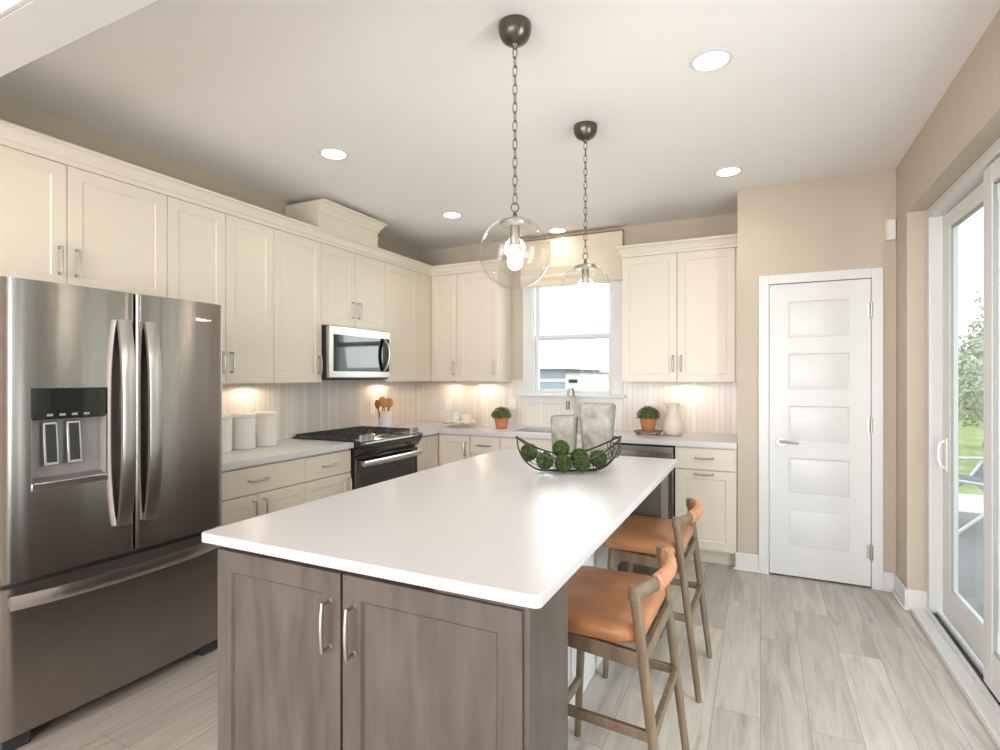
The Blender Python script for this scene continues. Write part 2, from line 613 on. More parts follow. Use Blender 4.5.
# pantry door casing
b = MB()
b.box(-0.012, DX0 + 0.004, YP - 0.018, YP, 0, 2.105).box(DX1 - 0.004, 0.72, YP - 0.018, YP, 0, 2.105)
b.box(DX0 + 0.004, DX1 - 0.004, YP - 0.018, YP, DZ1 - 0.004, 2.105)
b.box(DX0 - 0.001, DX0 + 0.004, YP, YP + 0.11, 0, DZ1).box(DX1 - 0.004, DX1 + 0.001, YP, YP + 0.11, 0, DZ1)
structure(b.build('trim_3', 'trim', base=False, bevel=0.003), 'white casing around the pantry door')

# backsplash
b = MB()
b.box(XL, XL + 0.008, 1.885, YB, 0.914, 1.36).box(XL + 0.008, -2.09, YB - 0.008, YB, 0.914, 1.36)
b.box(-2.09, -1.11, YB - 0.008, YB, 0.914, 1.14).box(-1.11, -0.152, YB - 0.008, YB, 0.914, 1.36)
b.box(XL, XL + 0.008, 3.06, 3.87, 1.36, 1.42)
structure(b.build('trim_4', 'tile', base=False), 'off-white vertical tile backsplash')

# ------------------------------------------------------------------ pantry door (five panels)
b = MB()
dx0, dx1, dy = DX0 + 0.007, DX1 - 0.007, YP - 0.004
z0, z1 = 0.012, DZ1 - 0.008
cols = [dx0, dx0 + 0.118, dx1 - 0.118, dx1]
zs = [z0]
zz = 0.215
for i in range(5):
    zs += [zz, zz + 0.252]
    zz += 0.252 + 0.110
zs.append(z1)
bm = b.bm
grid = [[bm.verts.new((x, dy, z)) for x in cols] for z in zs]
pan = []
for i in range(len(zs) - 1):
    for j in range(3):
        f = bm.faces.new([grid[i][j], grid[i][j + 1], grid[i + 1][j + 1], grid[i + 1][j]])
        if j == 1 and i % 2 == 1:
            pan.append(f)
for f in pan:
    bmesh.ops.inset_region(bm, faces=[f], thickness=0.012, depth=0.0)
    bmesh.ops.translate(bm, verts=f.verts, vec=(0, 0.007, 0))
    bmesh.ops.inset_region(bm, faces=[f], thickness=0.022, depth=0.0)
    bmesh.ops.translate(bm, verts=f.verts, vec=(0, -0.005, 0))
ed = [e for e in bm.edges if e.is_boundary]
ex = bmesh.ops.extrude_edge_only(bm, edges=ed)
bmesh.ops.translate(bm, verts=[v for v in ex['geom'] if isinstance(v, bmesh.types.BMVert)], vec=(0, 0.036, 0))
bmesh.ops.holes_fill(bm, edges=[e for e in bm.edges if e.is_boundary])
door = structure(b.build('door_1', 'trim', angle=20), 'white five panel pantry door with lever handle')
b = MB()
hx, hy, hz = 0.130, dy, 0.94
b.cyl((hx, hy, hz), (hx, hy - 0.012, hz), 0.033, 0.031, 24)
b.cyl((hx, hy - 0.012, hz), (hx, hy - 0.045, hz), 0.015, 0.012)
b.tube([(hx - 0.006, hy - 0.045, hz), (hx + 0.03, hy - 0.047, hz + 0.003), (hx + 0.075, hy - 0.05, hz - 0.002), (hx + 0.105, hy - 0.046, hz - 0.006)],
       [0.011, 0.010, 0.008, 0.007], 10)
b.build('handle', 'nickel', door)
for z in (0.24, 1.07, 1.83):
    b = MB()
    b.cyl((dx1 + 0.002, dy - 0.016, z - 0.05), (dx1 + 0.002, dy - 0.016, z + 0.05), 0.008, seg=12)
    b.box(dx1 - 0.022, dx1 + 0.0, dy - 0.003, dy + 0.0, z - 0.045, z + 0.045)
    b.box(dx1 + 0.004, dx1 + 0.013, dy - 0.017, dy + 0.004, z - 0.045, z + 0.045)
    b.build('hinge', 'nickel', door)
b = MB()
b.box(dx0 - 0.0008, dx0 + 0.0004, dy + 0.003, dy + 0.03, hz - 0.03, hz + 0.03)
b.build('latch_plate', 'nickel', door)

# ------------------------------------------------------------------ kitchen window
win = thing('window_1', 'white double hung window over the sink', 'window', (-1.6, YB, WZ0))
del win['category']
structure(win)
b = MB()
cy = YB - 0.02
b.box(-2.09, WX0 + 0.012, cy, YB, WZ0, 2.40).box(WX1 - 0.012, -1.11, cy, YB, WZ0, 2.40).box(WX0 + 0.012, WX1 - 0.012, cy, YB, WZ1 - 0.012, 2.40)
b.build('casing', 'trim', win, bevel=0.003)
b = MB()
b.box(-2.115, -1.085, YB - 0.055, YB, WZ0 - 0.028, WZ0)
b.build('sill', 'trim', win, bevel=0.006)
b = MB()
b.box(-2.09, -1.11, YB - 0.018, YB, WZ0 - 0.09, WZ0 - 0.028)
b.build('apron', 'trim', win, bevel=0.003)
b = MB()
t = 0.025
b.box(WX0, WX0 + t, YB, YB + 0.14, WZ0, WZ1).box(WX1 - t, WX1, YB, YB + 0.14, WZ0, WZ1)
b.box(WX0 + t, WX1 - t, YB, YB + 0.14, WZ1 - t, WZ1).box(WX0 + t, WX1 - t, YB, YB + 0.14, WZ0, WZ0 + 0.012)
b.build('frame', 'trim', win, bevel=0.003)


def sash(y, z0, z1, w):
    b = MB()
    x0, x1 = WX0 + t, WX1 - t
    b.box(x0, x0 + w, y, y + 0.035, z0, z1).box(x1 - w, x1, y, y + 0.035, z0, z1)
    b.box(x0 + w, x1 - w, y, y + 0.035, z0, z0 + w).box(x0 + w, x1 - w, y, y + 0.035, z1 - w, z1)
    s = b.build('sash', 'trim', win, bevel=0.003)
    MB().box(x0 + w, x1 - w, y + 0.015, y + 0.019, z0 + w, z1 - w).build('pane', 'pane', s)


sash(YB + 0.075, 1.745, WZ1 - t, 0.035)
sash(YB + 0.035, WZ0 + 0.0125, 1.795, 0.032)

# roman shade over the window head
b = MB()
pro = []
Ys = YB - 0.022
zt, zb = 2.69, 2.25
pts = [(Ys, zt), (Ys - 0.05, zt), (Ys - 0.05, zb + 0.20), (Ys - 0.062, zb + 0.17), (Ys - 0.055, zb + 0.14), (Ys - 0.052, zb + 0.11),
       (Ys - 0.066, zb + 0.08), (Ys - 0.055, zb + 0.05), (Ys - 0.06, zb + 0.01), (Ys - 0.05, zb), (Ys - 0.03, zb), (Ys, zb + 0.05)]
b.prism(pts, 'x', -2.085, -1.105)
sh = tag(b.build('roman_shade', 'shade', angle=25), 'cream linen roman shade folded up above the sink window', 'window shade')
b = MB()
b.box(-2.085, -1.105, Ys - 0.052, YB, zt, zt + 0.012)
b.build('headrail', 'board', sh)

# ------------------------------------------------------------------ sliding glass door
sd = thing('door_2', 'white framed sliding glass door at the right', 'door', (0.9, 2.5, 0))
del sd['category']
structure(sd)
b = MB()
b.box(0.882, 0.99, SY1 - 0.06, SY1, 0.0, SZ1).box(0.882, 0.99, SY0, SY0 + 0.06, 0.0, SZ1).box(0.882, 0.99, SY0 + 0.06, SY1 - 0.06, SZ1 - 0.06, SZ1)
b.build('frame', 'trim', sd, bevel=0.004)
b = MB()
b.box(0.80, 0.99, SY0 + 0.06, SY1 - 0.06, 0.0, 0.02)
b.box(0.80, 0.815, SY0 + 0.06, SY1 - 0.06, 0.02, 0.03).box(0.868, 0.880, SY0 + 0.06, SY1 - 0.06, 0.02, 0.045)
b.box(0.918, 0.926, SY0 + 0.06, SY1 - 0.06, 0.02, 0.04)
b.box(0.80, 0.882, SY1 - 0.06, SY1 - 0.03, 0.0, 0.02)
b.build('threshold', 'trim', sd, bevel=0.002)
b = MB()
b.box(0.9, 0.9165, SY0 + 0.06, SY1 - 0.06, 0.02, 0.024)
b.build('track', 'dark', sd)


def panel(x, y0, y1, w=0.13, wb=0.17, wt=0.09):
    z0, z1 = 0.05, SZ1 - 0.075
    b = MB()
    b.box(x, x + 0.04, y0, y0 + w, z0, z1).box(x, x + 0.04, y1 - w, y1, z0, z1)
    b.box(x, x + 0.04, y0 + w, y1 - w, z0, z0 + wb).box(x, x + 0.04, y0 + w, y1 - w, z1 - wt, z1)
    p = b.build('sliding_panel', 'trim', sd, bevel=0.006)
    MB().box(x + 0.017, x + 0.023, y0 + w, y1 - w, z0 + wb, z1 - wt).build('pane', 'pane', p)
    b = MB()
    g = 0.004
    b.box(x + 0.005, x + 0.017, y0 + w, y0 + w + g, z0 + wb, z1 - wt).box(x + 0.005, x + 0.017, y1 - w - g, y1 - w, z0 + wb, z1 - wt)
    b.box(x + 0.005, x + 0.017, y0 + w, y1 - w, z0 + wb, z0 + wb + g).box(x + 0.005, x + 0.017, y0 + w, y1 - w, z1 - wt - g, z1 - wt)
    b.build('glass_gasket', 'grey_plastic', p)
    return p


pA = panel(0.932, 2.55, 3.86)
pB = panel(0.884, 1.15, 3.07, 0.10)
b = MB()
b.box(0.922, 0.932, 3.755, 3.795, 0.865, 1.055)
b.tube([(0.922, 3.775, 0.885), (0.902, 3.775, 0.895), (0.894, 3.775, 0.93), (0.894, 3.775, 0.99), (0.902, 3.775, 1.025), (0.922, 3.775, 1.035)], 0.009, 8)
b.build('pull_handle', 'white_plastic', pA, bevel=0.002)

# ================================================================== CABINETS
def fL(front):        # left wall: a -> world Y, d outwards (+X)
    return lambda a, d, z: (front + d, a, z)


def fB(front):        # back wall / island front: a -> world X, d outwards (-Y)
    return lambda a, d, z: (a, front - d, z)


def shaker(f, a0, a1, z0, z1, m='cab', parent=None, name='door', rail=0.060, t=0.02, rec=0.0045):
    """door whose back face is at d=0 and front at d=t"""
    b = MB(f)
    g = 0.0018
    a0 += g; a1 -= g; z0 += g; z1 -= g
    def ring(o, d):
        return [(a0 + o, d, z0 + o), (a1 - o, d, z0 + o), (a1 - o, d, z1 - o), (a0 + o, d, z1 - o)]
    b.loops([ring(0, 0), ring(0, t - 0.0015), ring(0.0015, t), ring(rail, t), ring(rail + 0.007, t - rec)])
    return b.build(name, m, parent, angle=20)


def slab(f, a0, a1, z0, z1, m='cab', parent=None, name='drawer', t=0.02):
    b = MB(f)
    g = 0.0018
    a0 += g; a1 -= g; z0 += g; z1 -= g
    def ring(o, d):
        return [(a0 + o, d, z0 + o), (a1 - o, d, z0 + o), (a1 - o, d, z1 - o), (a0 + o, d, z1 - o)]
    b.loops([ring(0, 0), ring(0, t - 0.002), ring(0.002, t)])
    return b.build(name, m, parent, angle=20)


def pull(f, a, z, parent, vertical=True, L=0.13, d0=0.02, r=0.0052):
    b = MB(f)
    h = L / 2
    n = 7
    bar = []
    for i in range(n):
        s = -1 + 2 * i / (n - 1)
        dd = d0 + 0.030 + 0.004 * (1 - s * s)
        bar.append((a, dd, z + s * h) if vertical else (a + s * h, dd, z))
    rr = [r * (0.9 + 0.35 * (1 - (-1 + 2 * i / (n - 1)) ** 2)) for i in range(n)]
    b.tube(bar, rr, 8)
    for s in (-1, 1):
        e = h * 0.93 * s
        p = (a, d0, z + e) if vertical else (a + e, d0, z)
        q = (a, d0 + 0.032, z + e) if vertical else (a + e, d0 + 0.032, z)
        b.tube([p, (p[0], p[1] + 0.004, p[2]), q], [r * 1.5, r * 0.9, r * 0.9], 8)
    return b.build('handle', 'nickel', parent)


def carcass(f, a0, a1, z0, z1, depth, parent, m='cab_in', toe=0.0, toe_d=0.06):
    b = MB(f)
    b.box(a0, a1, -depth, 0, z0 + toe, z1)
    if toe:
        b.box(a0, a1, -depth, -toe_d, z0, z0 + toe)
    return b.build('carcass', m, parent)


def cab(label, f, a0, a1, z0, z1, depth, toe=0.0, m='cab_in', name='kitchen_cabinet', group=None):
    p = f((a0 + a1) / 2, -depth / 2, z0)
    t = thing(name, label, 'cabinet', p, 0, group)
    carcass(f, a0 + 0.0005, a1 - 0.0005, z0, z1, depth, t, m, toe)
    return t


ZU0, ZU1 = 1.348, 2.392
FU = fL(-2.97)
DU = 0.305
# -- left wall uppers
t1 = cab('wide cream cabinet over the refrigerator with two doors', FU, 0.95, 1.888, 1.80, ZU1, DU, name='wall_cabinet')
for a0, a1, h in ((0.95, 1.41, 1.375), (1.41, 1.888, 1.446)):
    d = shaker(FU, a0, a1, 1.80, ZU1, 'cab', t1)
    pull(FU, h, 1.935, d)
t2 = cab('tall double door cream cabinet between refrigerator and single cabinet, over the canisters', FU, 1.888, 2.614, ZU0, ZU1, DU, name='wall_cabinet')
for a0, a1, h in ((1.888, 2.251, 2.218), (2.251, 2.614, 2.284)):
    d = shaker(FU, a0, a1, ZU0, ZU1, 'cab', t2)
    pull(FU, h, 1.48, d)
t3 = cab('tall single door cream cabinet just left of the microwave', FU, 2.614, 3.055, ZU0, ZU1, DU, name='wall_cabinet')
d = shaker(FU, 2.614, 3.055, ZU0, ZU1, 'cab', t3)
pull(FU, 3.02, 1.48, d)
t4 = cab('short double door cream cabinet directly above the microwave', FU, 3.055, 3.807, 1.782, ZU1, DU, name='wall_cabinet')
for a0, a1, h in ((3.055, 3.425, 3.392), (3.425, 3.807, 3.458)):
    d = shaker(FU, a0, a1, 1.782, ZU1, 'cab', t4)
    pull(FU, h, 1.925, d)
t5 = cab('tall cream cabinet just right of the microwave, meeting the room corner', FU, 3.807, 4.53, ZU0, ZU1, DU, name='wall_cabinet')
shaker(FU, 3.807, 4.311, ZU0, ZU1, 'cab', t5)
slab(FU, 4.313, 4.537, ZU0, ZU1, 'cab', t5, 'filler_panel')
# -- back wall uppers
FBU = fB(4.56)
DB = 0.295
t6 = cab('narrow cream wall cabinet in the corner on the back wall', FBU, -2.9495, -2.655, ZU0, ZU1, DB, name='wall_cabinet')
d = shaker(FBU, -2.9515, -2.655, ZU0, ZU1, 'cab', t6)
pull(FBU, -2.69, 1.475, d)
t7 = cab('cream wall cabinet left of the sink window with bright side panel', FBU, -2.655, -2.212, ZU0, ZU1, DB, name='wall_cabinet')
d = shaker(FBU, -2.655, -2.212, ZU0, ZU1, 'cab', t7)
pull(FBU, -2.255, 1.475, d)
t8 = cab('cream double door wall cabinet between window and pantry wall', FBU, -1.05, -0.155, ZU0, ZU1, DB, name='wall_cabinet')
for a0, a1, h in ((-1.05, -0.606, -0.637), (-0.606, -0.175, -0.575)):
    d = shaker(FBU, a0, a1, ZU0, ZU1, 'cab', t8)
    pull(FBU, h, 1.50, d)

# crown mouldings on the cabinet tops
CR = [(-0.02, 2.392), (0.006, 2.392), (0.006, 2.415), (0.014, 2.42), (0.018, 2.435), (0.036, 2.462), (0.048, 2.468), (0.048, 2.482), (-0.02, 2.482)]
b = MB()
ya, yb = 0.95, 4.54
for (d, z) in (0,) and []:
    pass
ringA, ringB, ringC = [], [], []
for d, z in CR:
    ringA.append((-2.95 + d, 0.95, z))
    ringB.append((-2.95 + d, 4.54 - d, z))
    ringC.append((-2.212 + max(d, 0), 4.54 - d, z))
b.loops([ringA, ringB, ringC])
# return along the cabinet side by the window
ringD = [(-2.212 + d, 4.54 - d, z) for d, z in CR]
ringE = [(-2.212 + d, 4.855, z) for d, z in CR]
b.loops([ringD, ringE])
tag(b.build('crown_moulding', 'cab', angle=25), 'cream crown moulding running along the left and corner cabinets', 'moulding')
b = MB()
b.loops([[(-1.05 - d, 4.855, z) for d, z in CR], [(-1.05 - d, 4.54 - d, z) for d, z in CR], [(-0.152, 4.54 - d, z) for d, z in CR]])
tag(b.build('crown_moulding', 'cab', angle=25), 'short cream crown moulding on the cabinet right of the window', 'moulding')

# vent chase box over the microwave cabinet, with its own crown
b = MB()
y0, y1 = 3.01, 3.69
b.box(-3.275, -2.935, y0, y1, 2.483, 2.70)
b.box(-3.275, -2.935, y0 - 0.006, y0, 2.60, 2.70)
vb = tag(b.build('vent_chase', 'cab', bevel=0.002), 'cream box with crown moulding standing on the cabinets above the microwave', 'vent cover')
b = MB()
C2 = [(-0.01, 2.615), (0.008, 2.615), (0.012, 2.635), (0.020, 2.645), (0.044, 2.678), (0.056, 2.684), (0.056, 2.70), (-0.01, 2.70)]
b.loops([[(-2.935 + d, y0, z) for d, z in C2], [(-2.935 + d, y1 + d, z) for d, z in C2], [(-3.272, y1 + d, z) for d, z in C2]])
b.build('crown', 'cab', vb, angle=25)

# -- base cabinets
FL_ = fL(-2.70)
FBB = fB(4.27)
ZB = 0.874
DL, DBK = 0.575, 0.58
c1 = cab('wide cream base cabinet beside the refrigerator, below the canisters', FL_, 1.885, 2.633, 0, ZB, DL, 0.1, name='base_cabinet')
d = slab(FL_, 1.885, 2.633, 0.703, 0.862, 'cab', c1)
pull(FL_, 2.255, 0.783, d, False)
for a0, a1, h in ((1.885, 2.259, 2.222), (2.259, 2.633, 2.296)):
    d = shaker(FL_, a0, a1, 0.115, 0.699, 'cab', c1)
    pull(FL_, h, 0.60, d)
c2 = cab('narrow cream base cabinet with one drawer, left of the range', FL_, 2.633, 3.065, 0, ZB, DL, 0.1, name='base_cabinet')
d = slab(FL_, 2.633, 3.065, 0.703, 0.862, 'cab', c2)
pull(FL_, 2.84, 0.783, d, False)
d = shaker(FL_, 2.633, 3.065, 0.115, 0.699, 'cab', c2)
pull(FL_, 3.03, 0.60, d)
c3 = cab('slim cream pull-out cabinet at the right side of the range', FL_, 3.872, 4.055, 0, ZB, DL, 0.1, name='base_cabinet')
shaker(FL_, 3.872, 4.055, 0.115, 0.862, 'cab', c3, rail=0.045)
c4 = thing('base_cabinet', 'cream corner base cabinet with a folding pair of doors', 'cabinet', (-2.95, 4.5, 0))
b = MB()
b.box(-3.275, -2.70, 4.056, 4.85, 0.1, ZB).box(-2.70, -2.352, 4.27, 4.85, 0.1, ZB)
b.box(-3.275, -2.76, 4.056, 4.85, 0, 0.1).box(-2.76, -2.352, 4.33, 4.85, 0, 0.1)
b.build('carcass', 'cab_in', c4)
shaker(FL_, 4.056, 4.248, 0.115, 0.862, 'cab', c4, rail=0.045)
d = shaker(FBB, -2.678, -2.352, 0.115, 0.862, 'cab', c4)
pull(FBB, -2.395, 0.74, d)
c5 = cab('narrow cream stack of drawers on the back wall below the potted plant', FBB, -2.35, -2.052, 0, ZB, DBK, 0.1, name='base_cabinet')
for z0, z1 in ((0.703, 0.862), (0.415, 0.699), (0.115, 0.411)):
    d = slab(FBB, -2.35, -2.052, z0, z1, 'cab', c5)
    pull(FBB, -2.2, (z0 + z1) / 2, d, False)
c6 = thing('base_cabinet', 'cream sink base cabinet below the window', 'cabinet', (-1.63, 4.55, 0))
b = MB(FBB)
b.box(-2.05, -1.208, -DBK, -0.0, 0.1, 0.66).box(-2.05, -1.208, -DBK, -0.06, 0, 0.1)
b.box(-2.05, -2.03, -DBK, 0, 0.66, ZB).box(-1.228, -1.208, -DBK, 0, 0.66, ZB).box(-2.03, -1.228, -0.02, 0, 0.66, ZB)
b.build('carcass', 'cab_in', c6)
slab(FBB, -2.05, -1.208, 0.703, 0.862, 'cab', c6, 'false_drawer')
for a0, a1, h in ((-2.05, -1.63, -1.67), (-1.63, -1.208, -1.59)):
    d = shaker(FBB, a0, a1, 0.115, 0.699, 'cab', c6)
    pull(FBB, h, 0.60, d)
c7 = cab('cream base cabinet right of the dishwasher, next to the pantry wall', FBB, -0.582, -0.155, 0, ZB, DBK, 0.1, name='base_cabinet')
d = slab(FBB, -0.582, -0.165, 0.703, 0.862, 'cab', c7)
pull(FBB, -0.375, 0.79, d, False)
d = shaker(FBB, -0.582, -0.165, 0.115, 0.699, 'cab', c7)
pull(FBB, -0.375, 0.672, d, False)

# -- perimeter countertops
b = MB()
b.box(-3.27, -2.655, 1.885, 3.068, 0.8745, 0.914)
tag(b.build('countertop', 'quartz', bevel=0.003), 'white quartz countertop between refrigerator and range', 'countertop')
b = MB()
hx0, hx1, hy0, hy1 = -1.99, -1.27, 4.33, 4.72      # sink cut-out
b.box(-3.27, -2.655, 3.869, 4.85, 0.8745, 0.914)
b.box(-2.655, hx0, 4.225, 4.85, 0.8745, 0.914).box(hx1, -0.153, 4.225, 4.85, 0.8745, 0.914)
b.box(hx0, hx1, 4.225, hy0, 0.8745, 0.914).box(hx0, hx1, hy1, 4.85, 0.8745, 0.914)
tag(b.build('countertop', 'quartz'), 'white quartz countertop along the back wall under the window', 'countertop')
# sink
b = MB()
b.loops([[(hx0 + 0.001, hy0 + 0.001, 0.873), (hx1 - 0.001, hy0 + 0.001, 0.873), (hx1 - 0.001, hy1 - 0.001, 0.873), (hx0 + 0.001, hy1 - 0.001, 0.873)],
         [(hx0 + 0.002, hy0 + 0.002, 0.70), (hx1 - 0.002, hy0 + 0.002, 0.70), (hx1 - 0.002, hy1 - 0.002, 0.70), (hx0 + 0.002, hy1 - 0.002, 0.70)],
         [(hx0 + 0.02, hy0 + 0.02, 0.685), (hx1 - 0.02, hy0 + 0.02, 0.685), (hx1 - 0.02, hy1 - 0.02, 0.685), (hx0 + 0.02, hy1 - 0.02, 0.685)]], cap=False)
bm = b.bm
bm.verts.ensure_lookup_table()
bm.faces.new([bm.verts[i] for i in (8, 9, 10, 11)])
sk = tag(b.build('sink', 'steel_light'), 'undermount stainless sink basin set in the countertop under the window', 'sink')
sm = sk.modifiers.new('solid', 'SOLIDIFY')
sm.thickness = 0.004
# faucet
fx, fy = -1.545, 4.765
fc = thing('faucet', 'tall chrome gooseneck faucet at the sink', 'faucet', (fx, fy, 0.914))
b = MB()
b.lathe([(0.028, 0), (0.028, 0.006), (0.02, 0.012), (0.018, 0.12), (0.016, 0.13)], (fx, fy, 0.914), 20)
b.build('base', 'nickel', fc)
b = MB()
P = [(fx, fy, 1.03), (fx, fy, 1.20)]
for i in range(0, 11):
    a = PI * i / 10
    P.append((fx - 0.0 * i, fy - 0.085 + 0.085 * math.cos(a), 1.21 + 0.085 * math.sin(a)))
P.append((fx, fy - 0.17, 1.17))
b.tube(P, 0.011, 10)
b.build('spout', 'nickel', fc)
b = MB()
b.cyl((fx, fy - 0.17, 1.175), (fx, fy - 0.17, 1.10), 0.014, 0.017)
b.build('spray_head', 'bronze', fc)
b = MB()
b.tube([(fx + 0.015, fy, 1.0), (fx + 0.045, fy, 1.005), (fx + 0.085, fy, 1.03)], [0.009, 0.008, 0.006], 8)
b.build('lever', 'nickel', fc)

# ================================================================== APPLIANCES
# ---- refrigerator (french door)
FX = -2.48
fr = thing('refrigerator', 'stainless steel french door refrigerator with bottom freezer drawer', 'refrigerator', (-2.87, 1.415, 0))
b = MB()
b.box(-3.25, FX - 0.055, 0.984, 1.868, 0.055, 1.745)
b.build('body', 'grey_plastic', fr, bevel=0.004)
for y in (1.03, 1.82):
    for xa_, xb2 in ((-2.60, -2.50), (-3.15, -3.07)):
        MB().box(xa_, xb2, y - 0.045, y + 0.045, 0.0, 0.054).build('foot', 'iron', fr, bevel=0.004)
b = MB()
b.box(-3.2, -2.585, 0.99, 1.85, 0.02, 0.055)
b.build('kick_grille', 'dark', fr)


def bowed(y0, y1, z0, z1, xb, xf, bow, n=14, hole=None):
    """door slab with a gently bowed front; xf is the front at the edges"""
    ys = [y0, y0 + 0.0015] + [y0 + 0.006 + (y1 - y0 - 0.012) * i / n for i in range(n + 1)] + [y1 - 0.0015, y1]
    m = len(ys)
    def fx_(i, y):
        if i in (0, m - 1):
            return xf - 0.006
        if i in (1, m - 2):
            return xf - 0.0015
        s = (2 * (y - y0) / (y1 - y0) - 1)
        return xf + bow * (1 - s * s)
    pts = [(fx_(i, y), y) for i, y in enumerate(ys)]
    return pts + [(xb, y1), (xb, y0)]


def front_x(y, y0, y1, xf, bow):
    s = (2 * (y - y0) / (y1 - y0) - 1)
    return xf + bow * (1 - s * s)


bow = 0.011
# left door with the dispenser opening: three prisms around the hole, built as one mesh
ly0, ly1 = 0.980, 1.4365
hy0_, hy1_, hz0_, hz1_ = 1.064, 1.328, 0.985, 1.347
b = MB()
pts = bowed(ly0, ly1, 0, 0, FX - 0.05, FX, bow, 20)


def clip(pts, a, bq):
    """part of the door outline between y=a and y=bq"""
    fr_ = [p for p in pts[:-2] if a < p[1] < bq]
    def xa(y):
        for i in range(len(pts) - 3):
            p, q = pts[i], pts[i + 1]
            if p[1] <= y <= q[1]:
                k = (y - p[1]) / max(1e-9, q[1] - p[1])
                return p[0] + (q[0] - p[0]) * k
        return pts[0][0] if y <= pts[0][1] else pts[-3][0]
    return [(xa(a), a)] + fr_ + [(xa(bq), bq), (FX - 0.05, bq), (FX - 0.05, a)]


zs_ = (0.632, hz0_, hz1_, 1.757)
ypt = sorted(set([p[1] for p in pts[:-2]] + [hy0_, hy1_]))
def xat(y):
    q = clip(pts, y, y + 1e-6)
    return q[0][0]
bm = b.bm
colv = {}
for y in ypt:
    for z in zs_:
        colv[(y, z)] = bm.verts.new((xat(y), y, z))
        colv[(y, z, 'b')] = bm.verts.new((FX - 0.05, y, z))
def quad(*k):
    bm.faces.new([colv[i] for i in k])
for i in range(len(ypt) - 1):
    ya_, yb_ = ypt[i], ypt[i + 1]
    inh = ya_ >= hy0_ - 1e-6 and yb_ <= hy1_ + 1e-6
    for j in range(3):
        za, zb_ = zs_[j], zs_[j + 1]
        if j == 1 and inh:
            continue
        quad((ya_, za), (yb_, za), (yb_, zb_), (ya_, zb_))
        quad((ya_, za, 'b'), (ya_, zb_, 'b'), (yb_, zb_, 'b'), (yb_, za, 'b'))
    quad((ya_, zs_[3]), (yb_, zs_[3]), (yb_, zs_[3], 'b'), (ya_, zs_[3], 'b'))
    quad((ya_, zs_[0]), (ya_, zs_[0], 'b'), (yb_, zs_[0], 'b'), (yb_, zs_[0]))
    if inh:
        quad((ya_, zs_[1]), (yb_, zs_[1]), (yb_, zs_[1], 'b'), (ya_, zs_[1], 'b'))
        quad((ya_, zs_[2]), (ya_, zs_[2], 'b'), (yb_, zs_[2], 'b'), (yb_, zs_[2]))
for j in range(3):
    za, zb_ = zs_[j], zs_[j + 1]
    for y in (ypt[0], ypt[-1]):
        quad((y, za), (y, zb_), (y, zb_, 'b'), (y, za, 'b'))
for y in (hy0_, hy1_):
    quad((y, zs_[1]), (y, zs_[2]), (y, zs_[2], 'b'), (y, zs_[1], 'b'))
ld = b.build('door', 'steel', fr, angle=30)
ld['label'] = 'left refrigerator door with water dispenser'
# dispenser
b = MB()
xb_ = FX - 0.048
b.box(xb_ - 0.002, xb_, hy0_ + 0.001, hy1_ - 0.001, hz0_ + 0.001, 1.235)
b.box(xb_, FX + 0.002, hy0_ + 0.001, hy0_ + 0.006, hz0_ + 0.001, 1.235).box(xb_, FX + 0.002, hy1_ - 0.006, hy1_ - 0.001, hz0_ + 0.001, 1.235)
dp = b.build('dispenser_recess', 'grey_plastic', ld)
b = MB()
b.hexa([(xb_, hy0_ + 0.002, 1.235), (FX + 0.002, hy0_ + 0.002, 1.225), (FX + 0.002, hy1_ - 0.002, 1.225), (xb_, hy1_ - 0.002, 1.235),
        (xb_, hy0_ + 0.002, hz1_ - 0.002), (FX + 0.004, hy0_ + 0.002, hz1_ - 0.002), (FX + 0.004, hy1_ - 0.002, hz1_ - 0.002), (xb_, hy1_ - 0.002, hz1_ - 0.002)])
b.build('control_panel', M['black_glass'], ld, bevel=0.002)
for i in range(4):
    y = 1.115 + i * 0.042
    MB().box(FX + 0.0045, FX + 0.0055, y, y + 0.02, 1.238, 1.247).build('button', 'grey_plastic', ld)
for y in (1.115, 1.195):
    b = MB()
    b.hexa([(FX - 0.030, y, 1.045), (FX - 0.012, y, 1.045), (FX - 0.012, y + 0.05, 1.045), (FX - 0.030, y + 0.05, 1.045),
            (FX - 0.040, y, 1.215), (FX - 0.026, y, 1.215), (FX - 0.026, y + 0.05, 1.215), (FX - 0.040, y + 0.05, 1.215)])
    p = b.build('dispenser_paddle', 'steel_light', ld, bevel=0.003)
for y in (1.115, 1.195):
    b = MB()
    b.hexa([(FX - 0.012, y + 0.008, 1.057), (FX - 0.010, y + 0.008, 1.057), (FX - 0.010, y + 0.042, 1.057), (FX - 0.012, y + 0.042, 1.057),
            (FX - 0.0255, y + 0.008, 1.205), (FX - 0.0235, y + 0.008, 1.205), (FX - 0.0235, y + 0.042, 1.205), (FX - 0.0255, y + 0.042, 1.205)])
    b.build('paddle_pad', 'black', ld)
b = MB()
b.hexa([(xb_, hy0_, 0.955), (FX + 0.012, hy0_, 0.958), (FX + 0.012, hy1_, 0.958), (xb_, hy1_, 0.955),
        (xb_, hy0_, 1.0), (FX + 0.014, hy0_, 0.986), (FX + 0.014, hy1_, 0.986), (xb_, hy1_, 1.0)])
b.build('drip_tray', 'steel_light', ld, bevel=0.003)
# right door
ry0, ry1 = 1.4435, 1.872
b = MB()
b.prism(bowed(ry0, ry1, 0, 0, FX - 0.05, FX, bow, 20), 'z', 0.632, 1.757)
rd = b.build('door', 'steel', fr, angle=30)
rd['label'] = 'right refrigerator door with maker mark'


